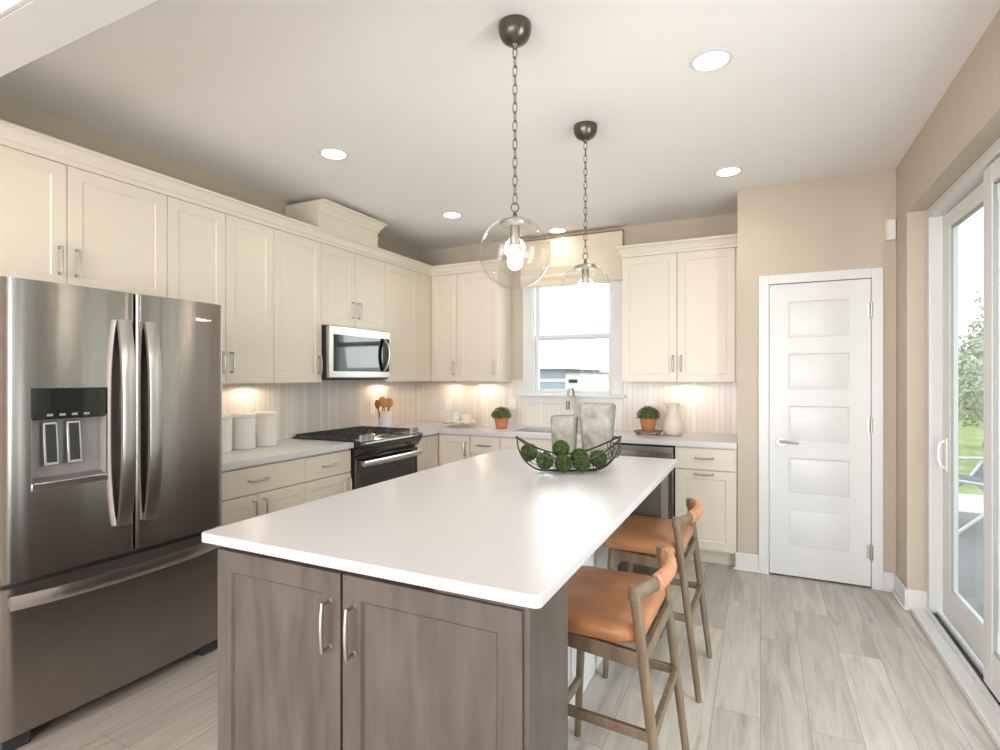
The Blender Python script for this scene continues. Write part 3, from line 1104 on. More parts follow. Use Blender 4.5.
def strap(y, parent):
    """flat bowed door handle"""
    b = MB()
    n = 15
    rings = []
    for i in range(n):
        s = -1 + 2 * i / (n - 1)
        z = 1.195 + s * 0.44
        x = FX + bow * 0.4 + 0.020 + 0.036 * (1 - abs(s) ** 3)
        th = 0.010
        y_ = y
        rings.append([(x, y_ - 0.027, z), (x + th * 0.4, y_ - 0.027, z), (x + th, y_ + 0.0, z), (x + th * 0.4, y_ + 0.027, z), (x, y_ + 0.027, z), (x - 0.020, y_ + 0.022, z), (x - 0.020, y_ - 0.022, z)])
    b.loops(rings)
    for s in (-1, 1):
        z = 1.195 + s * 0.425
        b.box(FX - 0.002, FX + bow + 0.014, y - 0.02, y + 0.02, z - 0.014, z + 0.014)
    return b.build('handle', 'steel_light', parent, angle=50)


strap(1.385, ld)
strap(1.497, rd)
# lettering and oval mark on the right door
b = MB()
lx = FX + bow * 0.75
b.tube([(lx + 0.001, 1.700 + 0.014 * math.cos(2 * PI * i / 24), 1.670 + 0.009 * math.sin(2 * PI * i / 24)) for i in range(24)], 0.0012, 6, True)
b.build('oval_mark', 'logo', rd)
cu = bpy.data.curves.new('lettering', 'FONT')
cu.body = 'Whirlpool'
cu.size = 0.020
cu.extrude = 0.0006
tmp = bpy.data.objects.new('lettering_tmp', cu)
COL.objects.link(tmp)
dg = bpy.context.evaluated_depsgraph_get()
me = bpy.data.meshes.new_from_object(tmp.evaluated_get(dg))
bpy.data.objects.remove(tmp)
me.transform(Matrix.Translation((lx + 0.0012, 1.7185, 1.664)) @ Matrix(((0, 0, 1, 0), (1, 0, 0, 0), (0, 1, 0, 0), (0, 0, 0, 1))))
me.transform(ROOT[rd].inverted())
me.materials.clear()
me.materials.append(M['logo'])
lo = bpy.data.objects.new('lettering', me)
COL.objects.link(lo)
lo.parent = rd
# freezer drawer
b = MB()
b.prism(bowed(0.980, 1.872, 0, 0, FX - 0.05, FX, bow, 24), 'z', 0.062, 0.612)
fz = b.build('freezer_drawer', 'steel', fr, angle=30)
b = MB()
n = 17
rings = []
for i in range(n):
    s = -1 + 2 * i / (n - 1)
    y = 1.42 + s * 0.425
    x = FX + 0.020 + 0.055 * (1 - abs(s) ** 2.6)
    z = 0.562 
    rings.append([(x, y, z - 0.026), (x + 0.004, y, z - 0.026), (x + 0.010, y, z), (x + 0.004, y, z + 0.026), (x, y, z + 0.026), (x - 0.010, y, z)])
b.loops(rings)
for s in (-1, 1):
    y = 1.42 + s * 0.41
    b.box(FX - 0.002, FX + 0.022, y - 0.014, y + 0.014, 0.545, 0.579)
b.build('handle', 'steel_light', fz, angle=50)

# ---- microwave
mw = thing('microwave', 'stainless over-the-range microwave with black glass window', 'microwave', (-3.05, 3.43, 1.372))
y0, y1, z0, z1, xf = 3.062, 3.80, 1.372, 1.776, -2.885
b = MB()
b.box(-3.27, xf - 0.03, y0, y1, z0, z1)
b.build('body', 'black', mw, bevel=0.003)
b = MB()
b.box(xf - 0.03, xf, y0, y1, z0 + 0.012, z1)
md = b.build('door', 'steel_light', mw, bevel=0.004)
b = MB()
b.box(xf, xf + 0.003, y0 + 0.045, y1 - 0.02, z0 + 0.062, z1 - 0.062)
b.build('window', 'black_glass', md, bevel=0.001)
b = MB()
pts = []
for i in range(13):
    s = -1 + 2 * i / 12
    pts.append((xf + 0.010 + 0.045 * (1 - s * s), y1 - 0.105 + 0.02 * (1 - s * s), z0 + 0.205 + s * 0.135))
b.tube(pts, 0.017, 10, ry=0.011)
b.build('handle', 'steel_light', md)
b = MB()
b.box(xf + 0.0032, xf + 0.0040, y1 - 0.072, y1 - 0.03, z0 + 0.09, z1 - 0.10)
b.build('keypad', 'iron', md)
b = MB()
b.box(-3.2, xf - 0.04, y0 + 0.05, y1 - 0.05, z0 - 0.006, z0)
b.build('vent_grille', 'iron', mw)

# ---- range
rg = thing('range', 'slide-in gas range with black grates and stainless handle', 'stove', (-2.95, 3.468, 0))
y0, y1 = 3.074, 3.863
b = MB()
b.box(-3.262, -2.675, y0, y1, 0.09, 0.905)
b.box(-3.262, -2.72, y0 + 0.02, y1 - 0.02, 0.0, 0.09)
b.build('body', 'black', rg)
b = MB()
b.box(-3.262, -2.70, y0 - 0.004, y1 + 0.004, 0.916, 0.926)
b.build('cooktop', 'black', rg, bevel=0.003)
b = MB()
# bullnose control console
pr = [(-2.70, 0.926), (-2.665, 0.930), (-2.598, 0.914), (-2.592, 0.898), (-2.60, 0.875), (-2.64, 0.815), (-2.675, 0.80), (-2.70, 0.80)]
b.prism(pr, 'y', y0, y1)
cp = b.build('control_console', 'black_glass', rg, bevel=0.004)
b = MB()
b.hexa([(-2.668, y0 + 0.02, 0.930), (-2.606, y0 + 0.02, 0.9165), (-2.606, y1 - 0.02, 0.9165), (-2.668, y1 - 0.02, 0.930),
        (-2.668, y0 + 0.02, 0.9325), (-2.604, y0 + 0.02, 0.9185), (-2.604, y1 - 0.02, 0.9185), (-2.668, y1 - 0.02, 0.9325)])
b.build('trim_strip', 'steel_light', cp)
b = MB()
b.hexa([(-2.660, 3.31, 0.9305), (-2.614, 3.31, 0.9205), (-2.614, 3.63, 0.9205), (-2.660, 3.63, 0.9305),
        (-2.660, 3.31, 0.9325), (-2.613, 3.31, 0.9222), (-2.613, 3.63, 0.9222), (-2.660, 3.63, 0.9325)])
b.build('display', 'black_glass', cp)
for y in (3.125, 3.185, 3.245, 3.755, 3.815):
    b = MB()
    a, c = Vector((-2.638, y, 0.925)), Vector((-2.628, y, 0.963))
    b.cyl(a, a + (c - a) * 0.25, 0.026, 0.026, 20)
    b.cyl(a + (c - a) * 0.25, c, 0.021, 0.019, 20)
    b.build('knob', 'steel_light', cp, bevel=0.002)
b = MB()
b.box(-2.675, -2.645, y0 + 0.004, y1 - 0.004, 0.24, 0.795)
od = b.build('oven_door', 'black_glass', rg, bevel=0.004)
b = MB()
b.box(-2.645, -2.6435, y0 + 0.09, y1 - 0.09, 0.36, 0.66)
b.build('window', 'black', od)
b = MB()
pts = [(-2.590 + 0.006 * (1 - (2 * i / 10 - 1) ** 2), y0 + 0.03 + (y1 - y0 - 0.06) * i / 10, 0.755) for i in range(11)]
b.tube(pts, 0.011, 10, ry=0.022)
for y in (y0 + 0.05, y1 - 0.05):
    b.box(-2.648, -2.588, y - 0.014, y + 0.014, 0.740, 0.770)
b.build('handle', 'steel_light', od)
b = MB()
b.box(-2.675, -2.648, y0 + 0.004, y1 - 0.004, 0.095, 0.232)
b.build('storage_drawer', 'steel', rg, bevel=0.003)
for k in range(3):
    ya = y0 + 0.01 + k * 0.258
    yb = ya + 0.252
    b = MB()
    zc = 0.948
    for x in (-3.235, -2.715):
        b.box(x - 0.006, x + 0.006, ya, yb, zc - 0.012, zc)
    for y in (ya + 0.006, yb - 0.006):
        b.box(-3.235, -2.715, y - 0.006, y + 0.006, zc - 0.012, zc)
    for i in range(1, 6):
        x = -3.235 + i * 0.52 / 6
        b.box(x - 0.005, x + 0.005, ya + 0.006, yb - 0.006, zc - 0.010, zc + 0.002)
    b.box(-3.235, -2.715, (ya + yb) / 2 - 0.005, (ya + yb) / 2 + 0.005, zc - 0.010, zc + 0.002)
    for x in (-3.232, -2.718):
        for y in (ya + 0.01, yb - 0.01):
            b.box(x - 0.008, x + 0.008, y - 0.008, y + 0.008, 0.926, zc - 0.010)
    b.build('grate', 'iron', rg)
for x, y in ((-3.10, 3.20), (-2.84, 3.20), (-2.97, 3.468), (-3.10, 3.735), (-2.84, 3.735)):
    b = MB()
    b.lathe([(0.045, 0.0), (0.045, 0.006), (0.03, 0.008), (0.03, 0.013), (0.005, 0.014)], (x, y, 0.926), 20)
    b.build('burner', 'iron', rg)

# ---- dishwasher
dw = thing('dishwasher', 'stainless dishwasher between the sink cabinet and the end cabinet', 'dishwasher', (-0.893, 4.55, 0))
b = MB()
b.box(-1.206, -0.584, 4.29, 4.84, 0.1, 0.873).box(-1.206, -0.584, 4.35, 4.84, 0.0, 0.1)
b.build('body', 'dark', dw)
b = MB()
b.box(-1.197, -0.594, 4.245, 4.29, 0.11, 0.857)
dd_ = b.build('door', 'steel', dw, bevel=0.003)
b = MB()
b.box(-1.196, -0.595, 4.2435, 4.245, 0.815, 0.856)
b.build('control_strip', 'steel_light', dd_)

# ================================================================== ISLAND
IX0, IX1, IY0, IY1 = -1.55, -0.43, 1.09, 3.262
isl = thing('island_cabinet', 'taupe stained kitchen island base with two shaker doors', 'kitchen island', (-1.0, 2.16, 0))
b = MB()
b.box(-1.522, -0.735, 1.152, 3.20, 0.09, 0.883).box(-1.48, -0.735, 1.21, 3.20, 0.0, 0.09)
b.build('carcass', 'taupe', isl)
FI = fB(1.152)
b = MB()
b.box(-0.735, -0.475, 1.140, 1.415, 0.0, 0.8835)
b.build('end_panel', 'taupe', isl, bevel=0.002)
b = MB()
b.box(-0.735, -0.475, 2.955, 3.20, 0.0, 0.8835)
b.build('end_panel', 'taupe', isl, bevel=0.002)
b = MB()
b.box(-0.735, -0.715, 1.415, 2.955, 0.0, 0.8835)
for y in (1.44, 1.81, 2.185, 2.56, 2.93):
    b.box(-0.716, -0.705, y - 0.03, y + 0.03, 0.13, 0.85)
b.box(-0.716, -0.705, 1.415, 2.955, 0.80, 0.8835)
b.box(-0.716, -0.700, 1.415, 2.955, 0.0, 0.13)
b.build('knee_panel', 'trim', isl, bevel=0.003)['label'] = 'white panelled knee wall under the seating overhang'
for a0, a1, h in ((-1.522, -1.024, -1.062), (-1.020, -0.488, -0.978)):
    d = shaker(FI, a0, a1, 0.115, 0.858, 'taupe', isl, rail=0.062, t=0.022, rec=0.009)
    pull(FI, h, 0.714, d, True, 0.135, 0.022, 0.0055)
b = MB()
b.prism(rrect(IX0, IX1, IY0, IY1, 0.018), 'z', 0.884, 0.914)
tag(b.build('island_countertop', 'quartz', bevel=0.004, seg=3), 'large white quartz countertop of the kitchen island', 'countertop')

# ================================================================== STOOLS
st = thing('bar_stool', 'tan leather bar stool nearest the camera, at the front end of the island', 'stool', (-0.440, 1.81, 0), math.radians(-1.5),
           'bar stools along the island')
def leg_pts(front, side):
    if front:
        return (-0.205, side * 0.205, 0.0), (-0.178, side * 0.19, 0.60)
    return (0.205, side * 0.205, 0.0), (0.112, side * 0.205, 0.757)
def taper(a, b_, r0, r1):
    a, b_ = Vector(a), Vector(b_)
    return [tuple(a), tuple(a.lerp(b_, 0.5)), tuple(b_)], [r0, (r0 + r1) / 2 + 0.001, r1]
for fr_ in (True, False):
    for sd_ in (-1, 1):
        a, c = leg_pts(fr_, sd_)
        p, r = taper(a, c, 0.0130, 0.0165 if not fr_ else 0.016)
        b = MB()
        b.tube(p, r, 14)
        b.build('leg', 'oak', st, local=True)
def at_leg(front, side, z):
    a, c = leg_pts(front, side)
    k = z / c[2]
    return tuple(a[i] + (c[i] - a[i]) * k for i in range(3))
for sd_ in (-1, 1):
    b = MB()
    p, q = at_leg(True, sd_, 0.352), at_leg(False, sd_, 0.345)
    b.beam(p, q, 0.018, 0.030)
    b.build('stretcher', 'oak', st, bevel=0.003, local=True)
    b = MB()
    p, q = at_leg(True, sd_, 0.578), at_leg(False, sd_, 0.560)
    b.beam(p, q, 0.020, 0.048)
    # corner bracket
    b.hexa([(p[0], p[1] - 0.009, 0.50), (p[0] + 0.012, p[1] - 0.009, 0.50), (p[0] + 0.012, p[1] + 0.009, 0.50), (p[0], p[1] + 0.009, 0.50),
            (p[0], p[1] - 0.009, 0.565), (p[0] + 0.06, p[1] - 0.009, 0.565), (p[0] + 0.06, p[1] + 0.009, 0.565), (p[0], p[1] + 0.009, 0.565)])
    b.build('apron', 'oak', st, bevel=0.003, local=True)
for z0_, fr_, nm, hh in ((0.225, True, 'footrest', 0.032), (0.345, False, 'stretcher', 0.030), (0.578, True, 'apron', 0.045), (0.565, False, 'apron', 0.045)):
    b = MB()
    b.beam(at_leg(fr_, -1, z0_), at_leg(fr_, 1, z0_), 0.020, hh)
    b.build(nm, 'oak', st, bevel=0.003, local=True)
# seat cushion: domed rounded slab
b = MB()
rings = []
def seat_ring(s, z, tilt=0.0):
    return [(0.5 * (-0.245 + 0.135) + (x - 0.5 * (-0.245 + 0.135)) * s, y * s, z + 0.03 * (abs(y) / 0.24) ** 2 * 0.25)
            for x, y in rrect(-0.245, 0.135, -0.238, 0.238, 0.085, 6)]
for s, z in ((0.86, 0.598), (0.97, 0.602), (1.0, 0.618), (0.995, 0.634), (0.96, 0.648), (0.85, 0.656), (0.6, 0.660), (0.3, 0.661), (0.05, 0.661)):
    rings.append(seat_ring(s, z))
b.loops(rings)
b.build('seat', 'leather', st, angle=60, local=True)
# back rail, U-shaped
RAIL = []
for i in range(25):
    s = -1 + 2 * i / 24
    RAIL.append((0.112 + 0.062 * (1 - abs(s) ** 2.2), s * 0.205, 0.753 + 0.012 * (1 - s * s)))
b = MB()
b.tube(RAIL, 0.014, 12, ry=0.022)
b.build('back_rail', 'oak', st, local=True)
b = MB()
W_ = [Vector(p) for p in RAIL if -0.130 <= p[1] <= 0.185]
fine = []
for i in range(len(W_) - 1):
    for k in range(4):
        fine.append(W_[i].lerp(W_[i + 1], k / 4))
fine.append(W_[-1])
rr_ = [0.0180 + 0.0016 * (1 if (i // 2) % 3 else -0.3) for i in range(len(fine))]
b.tube([tuple(p) for p in fine], rr_, 14, ry=0.0265)
b.build('leather_wrap', 'leather_wrap', st, local=True, angle=60)
for s in (-1, 1):
    a = at_leg(False, s, 0.757)
    b = MB()
    b.cyl((a[0], a[1], 0.735), (a[0] - 0.001, a[1], 0.778), 0.0185, 0.0175, 14)
    b.build('post_cap', 'oak', st, local=True, bevel=0.003)
dup(st, (-0.437, 2.663, 0), 'tan leather bar stool at the far end of the island, behind the nearest one')

# ================================================================== PENDANTS
def pendant(label, x, y):
    zg, rgb = 1.865, 0.137
    t = thing('pendant_light', label, 'pendant lamp', (x, y, 1.72), 0, 'glass globe pendants over the island')
    b = MB()
    b.lathe([(0.062, 2.7395), (0.064, 2.728), (0.061, 2.705), (0.051, 2.684), (0.034, 2.670), (0.014, 2.662), (0.008, 2.650), (0.003, 2.645)], (x, y, 0), 32)
    b.build('canopy', 'bronze', t)
    # chain
    ztop, zbot = 2.650, 2.055
    n = 17
    L = (ztop - zbot) / n
    b = MB()
    for i in range(n):
        zc = ztop - (i + 0.5) * L
        hl, hw = L * 0.62, 0.0085
        flip = i % 2
        pts = []
        for k in range(14):
            a = 2 * PI * k / 14
            u = hw * math.cos(a)
            w = math.sin(a)
            w = (abs(w) ** 0.6) * (1 if w > 0 else -1) * hl
            pts.append((x + (0 if flip else u), y + (u if flip else 0), zc + w))
        b.tube(pts, 0.0019, 6, True)
    b.build('chain', 'bronze', t)
    b = MB()
    b.tube([(x + 0.014 * math.cos(2 * PI * k / 18) * 0.90, y + 0.014 * math.cos(2 * PI * k / 18) * 0.43, 2.040 + 0.017 * math.sin(2 * PI * k / 18)) for k in range(18)], 0.0026, 8, True)
    b.lathe([(0.006, 2.02), (0.008, 2.015), (0.008, 1.995), (0.014, 1.99), (0.016, 1.985)], (x, y, 0), 16)
    b.build('hanger', 'bronze', t)
    b = MB()
    b.lathe([(0.012, 1.992), (0.045, 1.992), (0.058, 1.986), (0.060, 1.978), (0.056, 1.970), (0.012, 1.968)], (x, y, 0), 32)
    b.build('top_plate', 'nickel', t)
    b = MB()
    b.lathe([(0.018, 1.972), (0.019, 1.97), (0.019, 1.90), (0.022, 1.897), (0.022, 1.892), (0.012, 1.888)], (x, y, 0), 24)
    b.build('socket', 'nickel', t)
    b = MB()
    b.lathe([(0.010, 1.889), (0.013, 1.88), (0.027, 1.852), (0.030, 1.835), (0.026, 1.815), (0.014, 1.803), (0.001, 1.800)], (x, y, 0), 20)
    b.build('bulb', 'bulb', t)
    b = MB()
    pr = []
    a0 = math.asin(0.056 / rgb)
    for i in range(33):
        a = a0 + (PI - a0) * i / 32
        pr.append((rgb * math.sin(a), zg + rgb * math.cos(a)))
    b.lathe(pr, (x, y, 0), 48)
    bm = b.bm
    for f in [f for f in bm.faces if len(f.verts) > 4]:
        bm.faces.remove(f)
    b.build('globe', 'globe', t, angle=80)
    light('pendant_glow', 'POINT', (x, y, 1.84), (0, 0, 0), 5, WARM, 0.05)
    return t


pendant('clear glass globe pendant nearest the camera, larger in view', -0.848, 1.89)
pendant('clear glass globe pendant farther back, in front of the window', -0.848, 2.815)

# ================================================================== RECESSED LIGHTS, PUCKS
names = ['round recessed ceiling light above the wall cabinets at left', 'round recessed ceiling light near the cabinet corner at the back left',
         'round recessed ceiling light just in front of the window shade', 'round recessed ceiling light nearest the camera at top right',
         'round recessed ceiling light in front of the pantry door']
for (x, y), lb in zip(CANS, names):
    t = thing('recessed_light', lb, 'ceiling light', (x, y, 2.70), 0, 'recessed ceiling lights')
    b = MB()
    b.lathe([(0.070, 2.7395), (0.086, 2.7395), (0.086, 2.736), (0.078, 2.732), (0.070, 2.733)], (x, y, 0), 36, closed=True)
    b.build('trim_ring', 'trim', t)
    b = MB()
    b.lathe([(0.0705, 2.7385), (0.0705, 2.7345), (0.02, 2.7335), (0.001, 2.7335)], (x, y, 0), 36)
    b.build('diffuser', 'diffuser', t)
PUCKS = [(-3.15, 2.16, 'added to widen the glow beside the refrigerator'), (-2.86, 4.73, 'added to spread the glow in the back corner above the tray'), (-3.15, 2.64, 'above the canisters'), (-3.15, 4.12, 'right of the microwave'),  # refrigerator-side and back-corner pucks are added to broaden the backsplash glow
         (-2.48, 4.73, 'left of the sink window'), (-0.56, 4.73, 'above the white jug')]
for x, y, w in PUCKS:
    t = thing('cabinet_light', 'small warm cabinet light under the wall cabinet, ' + w, 'light', (x, y, 1.336))
    b = MB()
    b.lathe([(0.034, 1.348), (0.034, 1.338), (0.030, 1.336), (0.028, 1.336), (0.028, 1.348)], (x, y, 0), 24, closed=True)
    b.build('housing', 'white_plastic', t)
    b = MB()
    b.lathe([(0.0275, 1.345), (0.0275, 1.338), (0.001, 1.338)], (x, y, 0), 24)
    b.build('lens', 'puck', t)
    light('puck_beam', 'SPOT', (x, y, 1.333), (0, 0, 0), 2.0 if (x, y) in ((-3.15, 2.16), (-2.86, 4.73)) else 3.0, (1.0, 0.77, 0.54), 0.02, spot=math.radians(172), blend=0.2)

# ================================================================== COUNTERTOP OBJECTS
ZC = 0.9145
# canisters
def canister(y, label):
    x = -3.10
    k = 1.08
    t = thing('canister', label, 'canister', (x, y, ZC), 0, 'white canisters beside the refrigerator')
    b = MB()
    b.lathe([(0.066 * k, 0), (0.070 * k, 0.004), (0.070 * k, 0.205), (0.066 * k, 0.208)], (x, y, ZC), 40)
    b.build('jar', 'ceramic', t)
    b = MB()
    b.lathe([(0.069 * k, 0.2085), (0.072 * k, 0.211), (0.072 * k, 0.228), (0.069 * k, 0.232), (0.002, 0.233)], (x, y, ZC), 40)
    b.build('lid', 'ceramic', t)
canister(2.675, 'white lidded canister farthest from the refrigerator, right of its row')
canister(2.495, 'white lidded canister in the middle of the row of three')
canister(2.315, 'white lidded canister partly hidden behind the refrigerator edge')

# utensil crock and wooden spoons
cx_, cy_ = -3.06, 3.945
b = MB()
b.lathe([(0.054, 0), (0.058, 0.004), (0.060, 0.165), (0.057, 0.168), (0.054, 0.165), (0.052, 0.02), (0.001, 0.016)], (cx_, cy_, ZC), 36)
tag(b.build('utensil_crock', 'ceramic'), 'tall white ceramic crock holding wooden utensils beside the range', 'crock')


def spoon(name, label, dx, dy, lean, yaw, L, w, m, slot=False):
    # handle leans out from the crock centre
    base = Vector((cx_ + lean[0] * 0.45, cy_ + lean[1] * 0.45, ZC + 0.03))
    top = Vector((cx_ + lean[0], cy_ + lean[1], ZC + L))
    d = (top - base).normalized()
    s = Vector((math.cos(yaw), math.sin(yaw), 0))
    s = (s - d * s.dot(d)).normalized()
    n = d.cross(s)
    b = MB()
    H = base.lerp(top, 0.68)
    b.tube([tuple(base), tuple(H)], [0.005, 0.006], 8)
    o_ = b
    rings = []
    for i in range(9):
        k = i / 8
        c = H + d * ((top - H).length * k - 0.004)
        ww = w * max(0.12, math.sin(PI * (0.10 + 0.82 * k)) ** 0.7)
        cup = 0.006 * math.sin(PI * k)
        rings.append([tuple(c + s * ww * math.cos(a) + n * (0.004 * math.sin(a) + cup * (abs(math.cos(a)) - 1))) for a in [2 * PI * j / 10 for j in range(10)]])
    b.loops(rings)
    tag(b.build(name, m), label, 'utensil', 'wooden utensils in the crock')


spoon('wooden_spoon', 'dark brown wooden spoon leaning to the left of the crock', 0, 0, (-0.02, -0.088), 1.2, 0.275, 0.028, 'board')
spoon('wooden_spoon', 'reddish wooden spoon second from the left in the crock', 0, 0, (0.03, -0.045), 1.0, 0.285, 0.034, 'wood_spoon')
spoon('wooden_spatula', 'honey coloured wooden spatula in the middle of the crock', 0, 0, (-0.03, 0.0), 0.9, 0.30, 0.036, 'wood_spoon')
spoon('wooden_spoon', 'honey coloured wooden spoon right of the middle spatula in the crock', 0, 0, (0.03, 0.045), 1.1, 0.285, 0.034, 'wood_spoon')
spoon('wooden_spatula', 'orange wooden spatula leaning to the right of the crock', 0, 0, (-0.01, 0.072), 1.0, 0.285, 0.031, 'wood_spoon')

# corner tray with cup and bowl
tx, ty = -2.605, 4.50
tr = thing('footed_tray', 'white footed serving tray in the back corner of the counter', 'tray', (tx, ty, ZC))
b = MB()
b.lathe([(0.10, 0), (0.095, 0.006), (0.06, 0.012), (0.055, 0.022), (0.055, 0.028)], (tx, ty, ZC), 36)
b.build('foot', 'cream_ceramic', tr)
b = MB()
b.lathe([(0.055, 0.0282), (0.15, 0.034), (0.168, 0.044), (0.170, 0.048), (0.164, 0.048), (0.148, 0.040), (0.002, 0.037)], (tx, ty, ZC), 40)
b.build('plate', 'cream_ceramic', tr)
b = MB()
b.lathe([(0.042, 0), (0.050, 0.003), (0.053, 0.10), (0.050, 0.102), (0.047, 0.098), (0.045, 0.012), (0.001, 0.01)], (tx - 0.045, ty + 0.02, ZC + 0.0395), 28)
tag(b.build('cup', 'ceramic'), 'plain white cup on the left of the corner tray', 'cup')
b = MB()
b.lathe([(0.028, 0), (0.032, 0.004), (0.048, 0.05), (0.052, 0.078), (0.049, 0.078), (0.044, 0.05), (0.026, 0.012), (0.001, 0.01)], (tx + 0.075, ty + 0.01, ZC + 0.0395), 28)
tag(b.build('bowl', 'ceramic'), 'small white bowl on the right of the corner tray', 'bowl')
b = MB()
b.lathe([(0.018, 0), (0.021, 0.004), (0.021, 0.02), (0.014, 0.028), (0.001, 0.03)], (tx + 0.02, ty - 0.075, ZC + 0.0395), 20)
tag(b.build('shaker_jar', 'ceramic'), 'tiny white jar at the front of the corner tray', 'jar')


def bush(c, r, h, n, parent, seed):
    rnd = random.Random(seed)
    b = MB()
    for i in range(n):
        a = rnd.uniform(0, 2 * PI)
        u = rnd.uniform(-0.15, 1)
        k = math.sqrt(max(0, 1 - max(u, 0) ** 2)) if u > 0 else 1.0
        q = rnd.uniform(0.72, 1.0)
        p = Vector((c[0] + r * k * q * math.cos(a), c[1] + r * k * q * math.sin(a), c[2] + h * u * q))
        nrm = Vector((math.cos(a) * k, math.sin(a) * k, u + 0.2)).normalized()
        s = nrm.cross(Vector((rnd.uniform(-1, 1), rnd.uniform(-1, 1), rnd.uniform(-1, 1)))).normalized()
        w = nrm.cross(s)
        L = rnd.uniform(0.010, 0.017)
        tip = nrm * L * 0.7
        vs = [b.v(*(p - s * L)), b.v(*(p + w * L * 0.5 + tip * 0.3)), b.v(*(p + s * L + tip)), b.v(*(p - w * L * 0.5 + tip * 0.3))]
        b.bm.faces.new([vs[0], vs[1], vs[2]])
        b.bm.faces.new([vs[0], vs[2], vs[3]])
    # inner mass
    b.lathe([(r * 0.6, -h * 0.05), (r * 0.80, h * 0.15), (r * 0.72, h * 0.5), (r * 0.45, h * 0.78), (0.002, h * 0.86)], c, 14)
    o = b.build('foliage', 'leaf', parent, angle=180)
    return o


def potted(label, x, y, z, seed):
    t = thing('potted_plant', label, 'plant', (x, y, z))
    b = MB()
    b.lathe([(0.048, 0), (0.051, 0.003), (0.066, 0.085), (0.071, 0.086), (0.073, 0.108), (0.067, 0.109), (0.062, 0.095), (0.002, 0.092)], (x, y, z), 32)
    b.build('pot', 'terracotta', t)
    bush((x, y, z + 0.112), 0.092, 0.085, 620, t, seed)


potted('potted plant in a terracotta pot on the counter left of the sink window', -2.165, 4.52, ZC, 3)
# wooden riser and its plant
rx_, ry_ = -0.838, 4.56
rs = thing('wooden_riser', 'small brown wooden riser under the right potted plant', 'stand', (rx_, ry_, ZC))
b = MB()
b.prism(rrect(rx_ - 0.105, rx_ + 0.105, ry_ - 0.07, ry_ + 0.07, 0.02), 'z', ZC + 0.018, ZC + 0.034)
b.build('top', 'board', rs, bevel=0.003)
for dx in (-0.08, 0.08):
    for dy_ in (-0.045, 0.045):
        b = MB()
        b.lathe([(0.010, 0), (0.013, 0.006), (0.013, 0.012), (0.010, 0.0178)], (rx_ + dx, ry_ + dy_, ZC), 12)
        b.build('foot', 'board', rs)
potted('potted plant in a terracotta pot standing on the wooden riser', rx_, ry_, ZC + 0.0345, 4)

# jug
jx, jy = -0.648, 4.60
jg = thing('jug', 'cream ceramic jug with a loop handle beside the riser', 'jug', (jx, jy, ZC))
b = MB()
pr = [(0.058, 0), (0.066, 0.004), (0.084, 0.04), (0.088, 0.075), (0.080, 0.115), (0.060, 0.155), (0.047, 0.19), (0.045, 0.215), (0.052, 0.25), (0.058, 0.262)]
inner = [(0.054, 0.258), (0.048, 0.248), (0.041, 0.215), (0.043, 0.19), (0.055, 0.155), (0.074, 0.11), (0.001, 0.05)]
rings = []
for r, z in pr + inner:
    ring = []
    for j in range(36):
        a = 2 * PI * j / 36
        lip = 1 + (0.28 * max(0, math.cos(a - PI)) ** 6 if z > 0.23 else 0)
        ring.append((jx + r * lip * math.cos(a), jy + r * lip * math.sin(a), ZC + z + (0.012 * max(0, math.cos(a - PI)) ** 6 if z > 0.23 else 0)))
    rings.append(ring)
b.loops(rings)
b.build('body', 'cream_ceramic', jg, angle=60)
b = MB()
b.tube([(jx + 0.050, jy, ZC + 0.245), (jx + 0.075, jy, ZC + 0.25), (jx + 0.097, jy, ZC + 0.225), (jx + 0.098, jy, ZC + 0.18), (jx + 0.086, jy, ZC + 0.135), (jx + 0.066, jy, ZC + 0.125)],
       0.0085, 10, ry=0.011)
b.build('handle', 'cream_ceramic', jg, angle=60)

# two tapered mottled vases on the far end of the island
def vase(label, x, y, w, dpt, h, tap):
    b = MB()
    rings = []
    for s, z in ((tap, 0.0), (tap + 0.01, 0.006), ((tap + 1) / 2, h * 0.5), (1.0, h * 0.90), (0.985, h * 0.95), (0.93, h * 0.985), (0.85, h), (0.78, h), (0.76, h * 0.985), (0.74, h * 0.75), (0.4, h * 0.7)):
        rings.append([(x + px * s, y + py * s, 0.9145 + z) for px, py in rrect(-w / 2, w / 2, -dpt / 2, dpt / 2, min(w, dpt) * 0.28, 6)])
    b.loops(rings)
    o = b.build('vase', 'stone', angle=50)
    return tag(o, label, 'vase', 'mottled stone vases on the island')
vase('shorter mottled grey stone vase behind the wire bowl on the island', -1.052, 3.06, 0.152, 0.11, 0.246, 0.86)
vase('taller mottled grey stone vase behind the wire bowl, right of the shorter', -0.862, 3.10, 0.205, 0.14, 0.322, 0.76)

# wire bowl
WB = (-0.868, 2.595, 0.9145)
yaw = math.radians(27)
wb = thing('wire_bowl', 'dark wire boat-shaped bowl of moss balls on the island', 'bowl', WB, yaw)
La, HT = 0.262, 0.175
def half_w(u):
    return 0.007 + 0.123 * max(0.0, 1 - abs(u) ** 2.2) ** 0.75
def keel(u):
    q = min(1.0, max(0.0, abs(u) - 0.45) / 0.55)
    return 0.004 + (HT - 0.004) * (1 - math.sqrt(max(0.0, 1 - q ** 1.9)))
def rim(u):
    return 0.070 + (HT - 0.070) * abs(u) ** 1.9
def wpt(u, v):
    zk, zr = keel(u), max(rim(u), keel(u))
    return (u * La, half_w(u) * v, zk + (zr - zk) * abs(v) ** 1.7)
b = MB()
for s in (-1, 1):
    b.tube([wpt(-1 + 2 * i / 40, s) for i in range(41)], 0.0044, 8)
b.tube([wpt(1, -1), (La + 0.004, 0, HT), wpt(1, 1)], 0.0036, 8)
